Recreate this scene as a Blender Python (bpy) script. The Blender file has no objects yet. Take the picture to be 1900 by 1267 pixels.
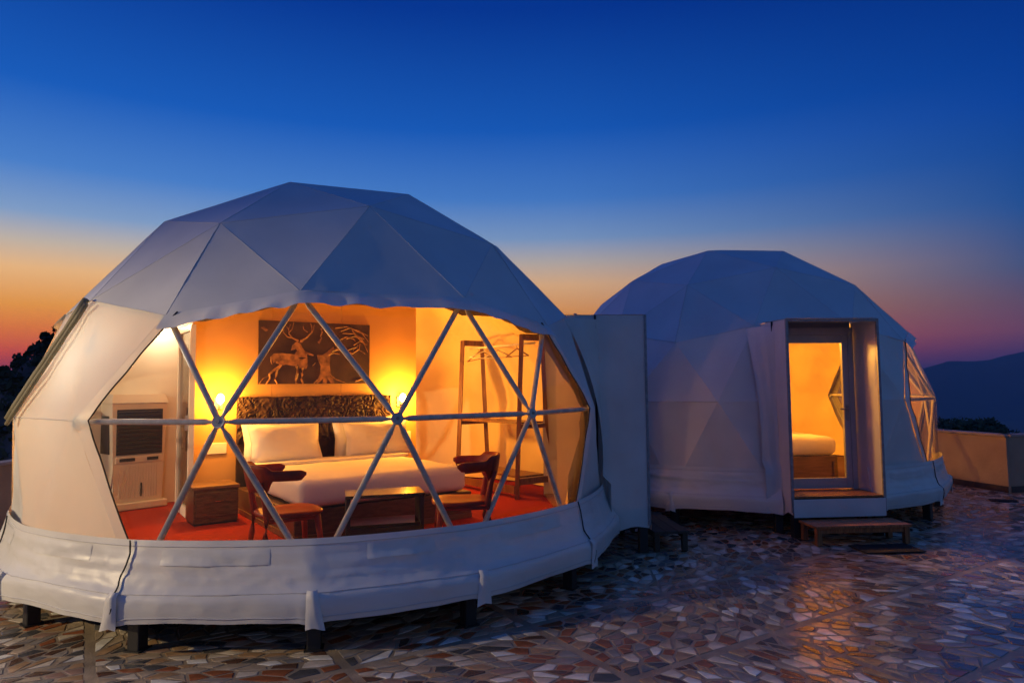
import bpy, bmesh, math, random
import numpy as np
from math import sin, cos, pi, radians, sqrt, atan2, degrees
from mathutils import Vector, Matrix, noise

scene = bpy.context.scene
COL = scene.collection
random.seed(7)

# ------------------------------------------------------------------ camera
CAM = (2.217, -7.601, 1.816)
YAW, PITCH, ROLL = radians(1.723), radians(3.764), radians(-0.573)
cam_data = bpy.data.cameras.new('camera')
cam = bpy.data.objects.new('camera', cam_data)
COL.objects.link(cam)
cam_data.sensor_width = 36.0
cam_data.lens = 36.0 * 1249.0 / 1900.0
cam_data.clip_start = 0.05
cam_data.clip_end = 60000
fwd = Vector((-sin(YAW) * cos(PITCH), cos(YAW) * cos(PITCH), sin(PITCH)))
rgt = Vector((cos(YAW), sin(YAW), 0))
upv = rgt.cross(fwd)
r2 = rgt * cos(ROLL) + upv * sin(ROLL)
u2 = -rgt * sin(ROLL) + upv * cos(ROLL)
cam.matrix_world = Matrix(((r2.x, u2.x, -fwd.x, CAM[0]), (r2.y, u2.y, -fwd.y, CAM[1]),
                           (r2.z, u2.z, -fwd.z, CAM[2]), (0, 0, 0, 1)))
scene.camera = cam

# ------------------------------------------------------------------ dusk sky
SUN_AZ = radians(140)          # direction of the afterglow, counter-clockwise from +X
def lin(c):
    c = c / 255.0
    return c / 12.92 if c <= 0.04045 else ((c + 0.055) / 1.055) ** 2.4
def rgb(r, g, b, k=1.0):
    return (lin(r) * k, lin(g) * k, lin(b) * k, 1.0)

world = bpy.data.worlds.new('World')
scene.world = world
world.use_nodes = True
wn, wl = world.node_tree.nodes, world.node_tree.links
bg = wn['Background']
sky = wn.new('ShaderNodeTexSky')
sky.sky_type = 'NISHITA'
sky.sun_disc = False
sky.sun_elevation = radians(-4.0)
sky.sun_rotation = radians(90) - SUN_AZ
sky.altitude = 800
sky.ozone_density = 3.0
tc = wn.new('ShaderNodeTexCoord')
nrm = wn.new('ShaderNodeVectorMath'); nrm.operation = 'NORMALIZE'
wl.new(tc.outputs['Generated'], nrm.inputs[0])
sep = wn.new('ShaderNodeSeparateXYZ')
wl.new(nrm.outputs[0], sep.inputs[0])
flat = wn.new('ShaderNodeVectorMath'); flat.operation = 'MULTIPLY'
flat.inputs[1].default_value = (1, 1, 0)
wl.new(nrm.outputs[0], flat.inputs[0])
fl2 = wn.new('ShaderNodeVectorMath'); fl2.operation = 'NORMALIZE'
wl.new(flat.outputs[0], fl2.inputs[0])
dot = wn.new('ShaderNodeVectorMath'); dot.operation = 'DOT_PRODUCT'
dot.inputs[1].default_value = (cos(SUN_AZ), sin(SUN_AZ), 0)
wl.new(fl2.outputs[0], dot.inputs[0])
def sky_ramp(stops):
    n = wn.new('ShaderNodeValToRGB')
    cr = n.color_ramp
    cr.interpolation = 'B_SPLINE' if False else 'EASE'
    while len(cr.elements) > 1:
        cr.elements.remove(cr.elements[-1])
    for i, (p, c) in enumerate(stops):
        e = cr.elements[0] if i == 0 else cr.elements.new(p)
        e.position = p
        e.color = rgb(*c)
    cr.interpolation = 'LINEAR'
    wl.new(sep.outputs['Z'], n.inputs[0])
    return n
warm = sky_ramp([(0.0, (180, 52, 36)), (.045, (252, 92, 20)), (.075, (255, 134, 22)), (.105, (255, 168, 54)),
                 (.148, (252, 196, 130)), (.180, (206, 190, 172)), (.215, (136, 166, 206)), (.27, (76, 132, 208)),
                 (.36, (24, 94, 190)), (.50, (4, 56, 150)), (.65, (6, 52, 142)), (1.0, (14, 56, 124))])
side = sky_ramp([(0.0, (50, 50, 98)), (.03, (78, 56, 100)), (.06, (118, 74, 98)), (.095, (96, 80, 108)),
                 (.135, (60, 84, 130)), (.20, (28, 80, 150)), (.32, (8, 66, 156)), (.50, (0, 38, 122)), (.65, (4, 46, 134)), (1.0, (14, 56, 124))])
back = sky_ramp([(0.0, (72, 84, 100)), (.10, (102, 114, 132)), (.25, (84, 112, 146)), (.50, (40, 86, 144)), (1.0, (14, 56, 124))])
mr = wn.new('ShaderNodeValToRGB')
cr = mr.color_ramp
cr.interpolation = 'LINEAR'
cr.elements[0].position = .05; cr.elements[0].color = (0, 0, 0, 1)
cr.elements[1].position = 1.0; cr.elements[1].color = (1, 1, 1, 1)
for p_, v_ in ((.2, .20), (.6, .78)):
    e_ = cr.elements.new(p_); e_.color = (v_, v_, v_, 1)
wl.new(dot.outputs['Value'], mr.inputs[0])
m1 = wn.new('ShaderNodeMix'); m1.data_type = 'RGBA'
wl.new(mr.outputs[0], m1.inputs[0]); wl.new(side.outputs[0], m1.inputs[6]); wl.new(warm.outputs[0], m1.inputs[7])
mb_ = wn.new('ShaderNodeMapRange')
mb_.inputs[1].default_value = .05; mb_.inputs[2].default_value = -.7
wl.new(dot.outputs['Value'], mb_.inputs[0])
m2 = wn.new('ShaderNodeMix'); m2.data_type = 'RGBA'
wl.new(mb_.outputs[0], m2.inputs[0]); wl.new(m1.outputs[2], m2.inputs[6]); wl.new(back.outputs[0], m2.inputs[7])
sk = wn.new('ShaderNodeVectorMath'); sk.operation = 'SCALE'; sk.inputs[3].default_value = 0.10
wl.new(sky.outputs[0], sk.inputs[0])
addn = wn.new('ShaderNodeVectorMath'); addn.operation = 'ADD'
wl.new(m2.outputs[2], addn.inputs[0]); wl.new(sk.outputs[0], addn.inputs[1])
wl.new(addn.outputs[0], bg.inputs[0])
bg.inputs[1].default_value = 1.0

sun = bpy.data.objects.new('sun', bpy.data.lights.new('sun', 'SUN'))
COL.objects.link(sun)
sun.data.energy = 0.06
sun.data.angle = radians(12)
sun.data.color = (1.0, .55, .3)
SUN_EL = radians(3)
sun.rotation_euler = Vector((-cos(SUN_AZ) * cos(SUN_EL), -sin(SUN_AZ) * cos(SUN_EL), -sin(SUN_EL))).to_track_quat('-Z', 'Y').to_euler()

vs = scene.view_settings
vs.view_transform = 'Standard'; vs.look = 'None'; vs.exposure = 0.0; vs.gamma = 1.0; vs.use_curve_mapping = False
scene.render.engine = 'CYCLES'
cy = scene.cycles
cy.use_denoising = True
try:
    cy.denoiser = 'OPENIMAGEDENOISE'
except Exception:
    pass
cy.max_bounces = 10; cy.diffuse_bounces = 5; cy.glossy_bounces = 4; cy.transmission_bounces = 6
cy.transparent_max_bounces = 16; cy.volume_bounces = 0
cy.caustics_reflective = False; cy.caustics_refractive = False
cy.sample_clamp_indirect = 6.0

# ------------------------------------------------------------------ pixel helpers (directions only; depth from planes)
def ray(u, v):
    return (fwd + r2 * ((u - 950) / 1249.0) - u2 * ((v - 633.5) / 1249.0))
def at_z(u, v, z):
    d = ray(u, v); t = (z - CAM[2]) / d.z
    return Vector(CAM) + d * t
def at_plane(u, v, P, n):
    d = ray(u, v); t = (Vector(P) - Vector(CAM)).dot(n) / d.dot(n)
    return Vector(CAM) + d * t
def project(p):
    q = Vector(p) - Vector(CAM)
    z = q.dot(fwd)
    return 950 + 1249 * q.dot(r2) / z, 633.5 - 1249 * q.dot(u2) / z, z

# ------------------------------------------------------------------ materials
MATS = {}
def mat(name, color, rough=.6, metal=0.0, var=0.0, var_scale=3.0, bump=0.0, bump_scale=30.0, spec=.5, transl=0.0,
        stretch=(1, 1, 1), color2=None, emit=None, emit_strength=0.0, coat=0.0, detail=6.0, coat_rough=.12, crease=0.0, crease_scale=1.6, crease_stretch=(1, 1, 1.6)):
    if name in MATS:
        return MATS[name]
    m = bpy.data.materials.new(name); MATS[name] = m
    m.use_nodes = True
    nt = m.node_tree; n = nt.nodes; l = nt.links
    b = n['Principled BSDF']
    b.inputs['Base Color'].default_value = (*color, 1)
    b.inputs['Roughness'].default_value = rough
    b.inputs['Metallic'].default_value = metal
    b.inputs['Specular IOR Level'].default_value = spec
    b.inputs['Coat Weight'].default_value = coat
    b.inputs['Coat Roughness'].default_value = coat_rough
    if emit:
        b.inputs['Emission Color'].default_value = (*emit, 1)
        b.inputs['Emission Strength'].default_value = emit_strength
    t = n.new('ShaderNodeTexCoord'); mp = n.new('ShaderNodeMapping')
    mp.inputs['Scale'].default_value = stretch
    l.new(t.outputs['Object'], mp.inputs[0])
    if var > 0 or color2:
        nz = n.new('ShaderNodeTexNoise'); nz.inputs['Scale'].default_value = var_scale
        nz.inputs['Detail'].default_value = detail
        l.new(mp.outputs[0], nz.inputs['Vector'])
        cr = n.new('ShaderNodeValToRGB')
        c2 = color2 or tuple(c * (1 - var) for c in color)
        c1 = color if color2 else tuple(min(1, c * (1 + var)) for c in color)
        cr.color_ramp.elements[0].position = .32; cr.color_ramp.elements[0].color = (*c2, 1)
        cr.color_ramp.elements[1].position = .68; cr.color_ramp.elements[1].color = (*c1, 1)
        l.new(nz.outputs[0], cr.inputs[0]); l.new(cr.outputs[0], b.inputs['Base Color'])
        rr = n.new('ShaderNodeMapRange')
        rr.inputs[3].default_value = max(.05, rough - .1); rr.inputs[4].default_value = min(1, rough + .1)
        l.new(nz.outputs[0], rr.inputs[0]); l.new(rr.outputs[0], b.inputs['Roughness'])
    if bump > 0:
        nb = n.new('ShaderNodeTexNoise'); nb.inputs['Scale'].default_value = bump_scale
        nb.inputs['Detail'].default_value = 5
        l.new(mp.outputs[0], nb.inputs['Vector'])
        bp = n.new('ShaderNodeBump'); bp.inputs['Strength'].default_value = bump; bp.inputs['Distance'].default_value = .02
        l.new(nb.outputs[0], bp.inputs['Height']); l.new(bp.outputs[0], b.inputs['Normal'])
    if crease > 0:
        m2_ = n.new('ShaderNodeMapping'); m2_.inputs['Scale'].default_value = crease_stretch
        l.new(t.outputs['Object'], m2_.inputs[0])
        rg_ = n.new('ShaderNodeTexNoise'); rg_.noise_type = 'RIDGED_MULTIFRACTAL'
        rg_.inputs['Scale'].default_value = crease_scale; rg_.inputs['Detail'].default_value = 2.5
        rg_.inputs['Distortion'].default_value = .6
        l.new(m2_.outputs[0], rg_.inputs['Vector'])
        b2_ = n.new('ShaderNodeBump'); b2_.inputs['Strength'].default_value = crease; b2_.inputs['Distance'].default_value = .02
        l.new(rg_.outputs[0], b2_.inputs['Height'])
        if bump > 0: l.new(bp.outputs[0], b2_.inputs['Normal'])
        l.new(b2_.outputs[0], b.inputs['Normal'])
    if transl > 0:
        tr = n.new('ShaderNodeBsdfTranslucent'); tr.inputs[0].default_value = (*color, 1)
        mx = n.new('ShaderNodeMixShader'); mx.inputs[0].default_value = transl
        l.new(b.outputs[0], mx.inputs[1]); l.new(tr.outputs[0], mx.inputs[2])
        l.new(mx.outputs[0], n['Material Output'].inputs['Surface'])
    return m

def film_mat(name, tint, gloss, haze, bump, bscale, rough=.08, marks=0.0):
    m = bpy.data.materials.new(name); MATS[name] = m
    m.use_nodes = True
    nt = m.node_tree; n = nt.nodes; l = nt.links
    n.remove(n['Principled BSDF'])
    tr = n.new('ShaderNodeBsdfTransparent'); tr.inputs[0].default_value = (*tint, 1)
    gl = n.new('ShaderNodeBsdfGlossy'); gl.inputs['Roughness'].default_value = rough
    df = n.new('ShaderNodeBsdfDiffuse'); df.inputs[0].default_value = (.8, .8, .8, 1)
    t = n.new('ShaderNodeTexCoord')
    nb = n.new('ShaderNodeTexNoise'); nb.inputs['Scale'].default_value = bscale; nb.inputs['Detail'].default_value = 3
    nb.inputs['Distortion'].default_value = 1.2
    l.new(t.outputs['Object'], nb.inputs['Vector'])
    bp = n.new('ShaderNodeBump'); bp.inputs['Strength'].default_value = bump; bp.inputs['Distance'].default_value = .05
    l.new(nb.outputs[0], bp.inputs['Height']); l.new(bp.outputs[0], gl.inputs['Normal'])
    rgd = n.new('ShaderNodeTexNoise'); rgd.noise_type = 'RIDGED_MULTIFRACTAL'; rgd.inputs['Scale'].default_value = 2.6
    rgd.inputs['Detail'].default_value = 4; rgd.inputs['Distortion'].default_value = 1.0
    l.new(t.outputs['Object'], rgd.inputs['Vector'])
    mrr = n.new('ShaderNodeMapRange'); mrr.inputs[1].default_value = 1.15; mrr.inputs[2].default_value = 1.9
    mrr.inputs[3].default_value = haze; mrr.inputs[4].default_value = haze + marks
    l.new(rgd.outputs[0], mrr.inputs[0])
    fr = n.new('ShaderNodeFresnel'); fr.inputs[0].default_value = 1.35
    mu = n.new('ShaderNodeMath'); mu.operation = 'MULTIPLY'; mu.inputs[1].default_value = gloss
    l.new(fr.outputs[0], mu.inputs[0])
    m1 = n.new('ShaderNodeMixShader'); l.new(mrr.outputs[0], m1.inputs[0])
    l.new(tr.outputs[0], m1.inputs[1]); l.new(df.outputs[0], m1.inputs[2])
    m2 = n.new('ShaderNodeMixShader')
    l.new(mu.outputs[0], m2.inputs[0]); l.new(m1.outputs[0], m2.inputs[1]); l.new(gl.outputs[0], m2.inputs[2])
    l.new(m2.outputs[0], n['Material Output'].inputs['Surface'])
    return m

M_PVC = mat('white_pvc_fabric', (.70, .71, .71), .40, var=.09, var_scale=1.4, detail=9, bump=.12, bump_scale=9, spec=.45, transl=.04, crease=.85, crease_scale=1.7)
M_THIN = mat('thin_white_pvc_fabric', (.68, .72, .74), .45, var=.05, var_scale=1.6, bump=.10, bump_scale=7, spec=.4, transl=.42, crease=.4, crease_scale=1.2, crease_stretch=(1.6, 1.6, .6))
M_ROOF = mat('white_pvc_roof_fabric', (.66, .67, .68), .5, var=.09, var_scale=1.1, bump=.05, bump_scale=14, spec=.35, transl=.005, crease=.16, crease_scale=1.0, crease_stretch=(1, 1, 1), detail=9)
M_LINING = mat('cream_lining_fabric', (.78, .61, .33), .7, var=.06, var_scale=2, bump=.25, bump_scale=4, transl=.02, crease=.9, crease_scale=1.1, crease_stretch=(1.5, 1.5, .6))
M_STEEL = mat('white_painted_tube', (.80, .80, .80), .4, var=.15, var_scale=14, spec=.5)
M_HUB = mat('grey_hub_steel', (.30, .30, .33), .45, metal=.4, var=.2, var_scale=20)
M_BLACK = mat('black_painted_steel', (.018, .018, .02), .55, var=.3, var_scale=8, bump=.1)
M_ZIP = mat('dark_zip', (.02, .02, .022), .6)
M_SEAM = mat('seam_welt', (.60, .60, .62), .5, bump=.1)
M_CARPET = mat('red_carpet', (.33, .030, .008), .95, var=.22, var_scale=60, bump=.4, bump_scale=250, spec=.1)
M_DECK = mat('deck_board_dark', (.05, .035, .025), .6, var=.3, var_scale=6, stretch=(1, 8, 1))
M_FILM = film_mat('clear_window_film', (.97, .95, .92), .75, .018, .10, 2.0, .06, .10)
M_FILM2 = film_mat('milky_window_film', (.62, .60, .58), 1.0, .16, .3, 3.0, .2, .12)
M_GLASS = film_mat('door_glass', (.96, .97, .96), .9, .005, .0, 3.0, .02)
M_WHITEFRAME = mat('white_door_frame', (.42, .43, .46), .35, var=.05)
M_STEPWOOD = mat('step_wood', (.30, .115, .040), .38, var=.45, var_scale=4, stretch=(1, 14, 1), bump=.25, bump_scale=9, coat=.2)
M_BEDWOOD = mat('bed_wood', (.16, .085, .035), .4, var=.35, var_scale=3, stretch=(1.5, 1.5, 14), bump=.15, bump_scale=9)
M_DARKWOOD = mat('dark_wood', (.10, .05, .022), .35, var=.4, var_scale=4, stretch=(3, 3, 12), bump=.15, bump_scale=9, coat=.2)
M_RACKWOOD = mat('rack_wood', (.17, .075, .028), .4, var=.35, var_scale=3, stretch=(12, 12, 2), bump=.15, bump_scale=9)
M_CHAIRWOOD = mat('red_brown_chair_wood', (.36, .030, .010), .45, var=.25, var_scale=3, stretch=(3, 12, 3), spec=.35)
M_LINEN = mat('white_linen', (.80, .77, .72), .85, var=.03, bump=.2, bump_scale=9, spec=.2, crease=.55, crease_scale=2.6, crease_stretch=(1, 1, 1))
M_WALL = mat('ochre_panel_wall', (.54, .30, .09), .6, var=.10, var_scale=1.5, bump=.08, bump_scale=12)
M_PAINTBG = mat('dark_painting_ground', (.048, .026, .014), .45, var=.5, var_scale=4)
M_PAINTFG = mat('carved_gold_relief', (.26, .125, .042), .5, var=.55, var_scale=16, bump=.3, bump_scale=30)
M_BLACKGLASS = mat('black_glass', (.012, .010, .009), .08, spec=.6, coat=.5)
M_COOLER = mat('cream_plastic', (.62, .56, .48), .35, var=.05)
M_COOLERD = mat('dark_cooler_grille', (.02, .018, .016), .5)
M_WHITEPL = mat('white_plastic', (.75, .72, .66), .35)
M_PLASTER = mat('beige_plaster', (.36, .29, .20), .85, var=.14, var_scale=2.2, bump=.25, bump_scale=24)
M_COPING = mat('coping_stone', (.34, .31, .28), .7, var=.15, var_scale=5, bump=.2)
M_SKIRTING = mat('dark_skirting_tile', (.05, .045, .045), .4, var=.2, var_scale=6)
M_MORTAR = mat('mortar', (.33, .265, .19), .45, var=.28, var_scale=5, bump=.3, bump_scale=60, coat=.25, coat_rough=.25)
M_MAT = mat('doormat_rubber', (.02, .017, .016), .9, bump=.5, bump_scale=120)
M_BARK = mat('bark', (.05, .035, .025), .9, bump=.4, bump_scale=12)
M_LEAF = mat('dark_leaves', (.045, .07, .03), .7, var=.4, var_scale=2)
M_SCRUB = mat('hill_scrub', (.05, .055, .035), .9, var=.4, var_scale=.3)
M_ROCK = mat('hillside_rock', (.10, .085, .075), .95, var=.35, var_scale=.25, bump=.6, bump_scale=.8)
M_MOUNT = mat('forested_mountain', (.05, .06, .05), .95, var=.3, var_scale=.002)
M_VALLEY = mat('valley_ground', (.06, .065, .045), .95, var=.3, var_scale=.004)

# ------------------------------------------------------------------ mesh helpers
class MB:
    def __init__(self):
        self.v = []; self.f = []; self.m = []
    def add(self, vs, fs, mi=0):
        o = len(self.v)
        self.v += [tuple(p) for p in vs]
        self.f += [tuple(i + o for i in f) for f in fs]
        self.m += [mi] * len(fs)
        return self
    def box(self, c, s, rz=0.0, M=None, bev=0.0):
        if bev > 0:
            return self.rbox(c, s, bev, rz, M)
        x, y, z = s[0] / 2, s[1] / 2, s[2] / 2
        vs = [(-x, -y, -z), (x, -y, -z), (x, y, -z), (-x, y, -z), (-x, -y, z), (x, -y, z), (x, y, z), (-x, y, z)]
        T = Matrix.Translation(Vector(c)) @ (M if M else Matrix.Rotation(rz, 4, 'Z'))
        vs = [T @ Vector(p) for p in vs]
        return self.add(vs, [(0, 3, 2, 1), (4, 5, 6, 7), (0, 1, 5, 4), (1, 2, 6, 5), (2, 3, 7, 6), (3, 0, 4, 7)])
    def rbox(self, c, s, r, rz=0.0, M=None, seg=1):
        bm = bmesh.new()
        bmesh.ops.create_cube(bm, size=1)
        bmesh.ops.scale(bm, vec=s, verts=bm.verts)
        bmesh.ops.bevel(bm, geom=bm.edges[:], offset=r, segments=seg, profile=.5, affect='EDGES')
        T = Matrix.Translation(Vector(c)) @ (M if M else Matrix.Rotation(rz, 4, 'Z'))
        bm.verts.index_update()
        self.add([T @ v.co for v in bm.verts], [tuple(v.index for v in f.verts) for f in bm.faces])
        bm.free()
        return self
    def tube(self, pts, rad, n=8, cap=True, squash=None):
        pts = [Vector(p) for p in pts]
        rs = rad if isinstance(rad, (list, tuple)) else [rad] * len(pts)
        ref = Vector((0, 0, 1))
        rings = []
        for i, p in enumerate(pts):
            t = (pts[min(i + 1, len(pts) - 1)] - pts[max(i - 1, 0)]).normalized()
            a = t.cross(ref)
            if a.length < .05:
                a = t.cross(Vector((1, 0, 0)))
            a.normalize(); b = a.cross(t)
            sq = squash[i] if squash else 1.0
            rings.append([p + a * cos(2 * pi * k / n) * rs[i] + b * sin(2 * pi * k / n) * rs[i] * sq for k in range(n)])
        vs = [q for r in rings for q in r]
        fs = []
        for i in range(len(pts) - 1):
            for k in range(n):
                fs.append((i * n + k, i * n + (k + 1) % n, (i + 1) * n + (k + 1) % n, (i + 1) * n + k))
        if cap:
            fs.append(tuple(range(n - 1, -1, -1)))
            fs.append(tuple((len(pts) - 1) * n + k for k in range(n)))
        return self.add(vs, fs)
    def prism(self, poly, z0, z1):
        n = len(poly)
        vs = [(x, y, z0) for x, y in poly] + [(x, y, z1) for x, y in poly]
        fs = [tuple(range(n - 1, -1, -1)), tuple(range(n, 2 * n))]
        fs += [(i, (i + 1) % n, n + (i + 1) % n, n + i) for i in range(n)]
        return self.add(vs, fs)
    def mesh(self, name, mats, smooth=False):
        me = bpy.data.meshes.new(name)
        me.from_pydata(self.v, [], self.f)
        for m in (mats if isinstance(mats, (list, tuple)) else [mats]):
            me.materials.append(m)
        if len(me.materials) > 1:
            me.polygons.foreach_set('material_index', self.m)
        if smooth:
            me.polygons.foreach_set('use_smooth', [True] * len(me.polygons))
        me.update()
        return me

def obj(name, mb, m, parent=None, smooth=False, loc=None, rz=None):
    me = mb.mesh(name, m, smooth) if isinstance(mb, MB) else mb
    o = bpy.data.objects.new(name, me)
    COL.objects.link(o)
    if parent: o.parent = parent
    if loc is not None: o.location = loc
    if rz is not None: o.rotation_euler = (0, 0, rz)
    return o
def tag(o, label, cat, group=None, kind=None):
    o['label'] = label; o['category'] = cat
    if group: o['group'] = group
    if kind: o['kind'] = kind
    return o
def thing(name, label, cat, loc=(0, 0, 0), rz=0.0, group=None):
    o = bpy.data.objects.new(name, None)
    COL.objects.link(o)
    o.location = loc; o.rotation_euler = (0, 0, rz)
    o.empty_display_size = .2
    return tag(o, label, cat, group)
def structure(o):
    o['kind'] = 'structure'
    return o
def fbm(p, s, seed=0.0, octv=3):
    return noise.fractal(Vector((p[0] * s + seed, p[1] * s + seed * .7, p[2] * s - seed)), 1.0, 2.0, octv)

# ------------------------------------------------------------------ geodesic dome
R = 3.0
FL = 0.46                      # deck level
ZC = FL + .1979 * R            # centre of the sphere

def geodesic():
    z = 1 / 5 ** .5; r = 2 / 5 ** .5
    v = [Vector((0, 0, 1))] + [Vector((r * cos(2 * pi * k / 5), r * sin(2 * pi * k / 5), z)) for k in range(5)]
    v += [Vector((r * cos(2 * pi * (k + .5) / 5), r * sin(2 * pi * (k + .5) / 5), -z)) for k in range(5)] + [Vector((0, 0, -1))]
    F = []
    for k in range(5):
        a, b, c, d = 1 + k, 1 + (k + 1) % 5, 6 + k, 6 + (k + 1) % 5
        F += [(0, a, b), (a, c, b), (b, c, d)]
        F += [(11, d, c)]
    pts, key, tris = [], {}, []
    def add(p):
        p = p.normalized(); k = (round(p.x, 4), round(p.y, 4), round(p.z, 4))
        k = tuple(0.0 if x == 0 else x for x in k)
        if k not in key:
            key[k] = len(pts); pts.append(p)
        return key[k]
    for a, b, c in F:
        g = {(i, j): add((v[a] * i + v[b] * j + v[c] * (3 - i - j)) / 3) for i in range(4) for j in range(4 - i)}
        for i in range(3):
            for j in range(3 - i):
                tris.append((g[i, j], g[i + 1, j], g[i, j + 1]))
                if i + j < 2: tris.append((g[i + 1, j], g[i + 1, j + 1], g[i, j + 1]))
    info = []
    for p in pts:
        ze = degrees(math.acos(max(-1, min(1, p.z)))); az = degrees(atan2(p.y, p.x)) % 360
        b = round(az / 72) * 72; rr = az - b; sg = 1 if rr > 0 else -1
        if ze < 5: ring, a2, z2 = 'T', 0, 0
        elif ze < 25: ring, a2, z2 = 'A', b, 20.1
        elif ze < 48: ring, (a2, z2) = 'B', ((b, 44.2) if abs(rr) < 10 else (az, 37.5))
        elif ze < 68: ring, (a2, z2) = 'C', ((b, 64.1) if abs(rr) < 5 else (b + sg * 21.4, 60.2))
        elif ze < 90: ring, (a2, z2) = 'D', ((az, 79.7) if abs(rr) > 30 else (b + sg * 11.54, 79.7))
        elif ze < 105: ring, (a2, z2) = 'E', ((b, 101.4) if abs(rr) < 5 else (b + sg * 24.7, 101.4))
        else: ring, a2, z2 = 'X', az, ze
        a, t = radians(a2), radians(z2)
        info.append((ring, a2 % 360, Vector((sin(t) * cos(a), sin(t) * sin(a), cos(t))) * R))
    tris = [t for t in tris if all(info[i][0] != 'X' for i in t)]
    out = []
    for t in tris:
        a, b, c = (info[i][2] for i in t)
        if (b - a).cross(c - a).dot(a + b + c) < 0: t = (t[0], t[2], t[1])
        out.append(t)
    return info, out
NODES, TRIS = geodesic()
def adiff(a, b):
    return abs((a - b + 180) % 360 - 180)
def node(ring, az):
    return min((i for i in range(len(NODES)) if NODES[i][0] == ring), key=lambda i: adiff(NODES[i][1], az))
def npos(i, s=1.0):
    p = NODES[i][2] * s
    return Vector((p.x, p.y, p.z + ZC))

VW = 0.562      # half width of a vestibule
VTOP = 2.58

def facet_mesh(tris, n, scale, disp, cut_az=None, crisp=False):
    bm = bmesh.new(); cache = {}
    for t in tris:
        P = [npos(i, scale) for i in t]
        nr = (P[1] - P[0]).cross(P[2] - P[0]).normalized()
        g = {}
        for i in range(n + 1):
            for j in range(n + 1 - i):
                k = n - i - j
                w = (i / n, j / n, k / n)
                p = P[0] * w[0] + P[1] * w[1] + P[2] * w[2]
                ky = (round(p.x, 4), round(p.y, 4), round(p.z, 4)) + ((t,) if crisp else ())
                if ky not in cache:
                    rad_ = Vector((p.x, p.y, p.z - ZC)).normalized() if crisp else nr
                    q = p + disp(p, rad_, w)
                    cache[ky] = bm.verts.new(q)
                g[i, j] = cache[ky]
        for i in range(n):
            for j in range(n - i):
                try:
                    bm.faces.new((g[i, j], g[i + 1, j], g[i, j + 1]))
                    if i + j < n - 1: bm.faces.new((g[i + 1, j], g[i + 1, j + 1], g[i, j + 1]))
                except ValueError:
                    pass
    if cut_az is not None:
        a = radians(cut_az); er = Vector((cos(a), sin(a), 0)); el = Vector((-sin(a), cos(a), 0))
        for co, no in ((el * VW, el), (-el * VW, el), (Vector((0, 0, VTOP)), Vector((0, 0, 1)))):
            bmesh.ops.bisect_plane(bm, geom=bm.verts[:] + bm.edges[:] + bm.faces[:], plane_co=co, plane_no=no, dist=1e-5)
        kill = []
        for f in bm.faces:
            c = f.calc_center_median()
            if abs(c.dot(el)) < VW and c.dot(er) > 0 and c.z < VTOP: kill.append(f)
        bmesh.ops.delete(bm, geom=kill, context='FACES')
    bmesh.ops.recalc_face_normals(bm, faces=bm.faces[:])
    me = bpy.data.meshes.new('facets')
    bm.to_mesh(me); bm.free()
    me.polygons.foreach_set('use_smooth', [True] * len(me.polygons))
    return me

def loose_pieces(me):
    """split a mesh into its separate pieces (vertices at the same spot count as joined)"""
    nv = len(me.vertices); par = list(range(nv))
    def find(x):
        while par[x] != x:
            par[x] = par[par[x]]; x = par[x]
        return x
    at = {}
    for v in me.vertices:
        k = (round(v.co.x, 3), round(v.co.y, 3), round(v.co.z, 3))
        if k in at: par[find(v.index)] = find(at[k])
        else: at[k] = v.index
    for f in me.polygons:
        r0 = find(f.vertices[0])
        for i in f.vertices[1:]: par[find(i)] = r0
    groups = {}
    for f in me.polygons: groups.setdefault(find(f.vertices[0]), []).append(tuple(f.vertices))
    out = []
    for fs in sorted(groups.values(), key=len, reverse=True):
        if len(fs) < 6: continue
        used = sorted({i for f in fs for i in f}); ix = {o: n for n, o in enumerate(used)}
        m = bpy.data.meshes.new('piece')
        m.from_pydata([me.vertices[i].co[:] for i in used], [], [tuple(ix[i] for i in f) for f in fs])
        m.polygons.foreach_set('use_smooth', [True] * len(m.polygons)); m.update()
        out.append(m)
    return out

E_NODES = sorted([NODES[i][1] for i in range(len(NODES)) if NODES[i][0] == 'E'])
def poly_factor(az):
    """radius of the 15-sided base outline relative to its corners, and the distance in degrees to the next corner"""
    az %= 360
    for i in range(len(E_NODES)):
        a = E_NODES[i]; b = E_NODES[(i + 1) % len(E_NODES)]
        if b <= a: b += 360
        x = az if az >= a else az + 360
        if a <= x <= b:
            h = radians(b - a) / 2; t = radians(x - a) - h
            return cos(h) / cos(t), min(x - a, b - x)
    return 1.0, 0.0

def in_door(az, door, r=3.05):
    d = radians((az - door + 180) % 360 - 180)
    return abs(r * sin(d)) < VW + .01 and cos(d) > 0

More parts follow.
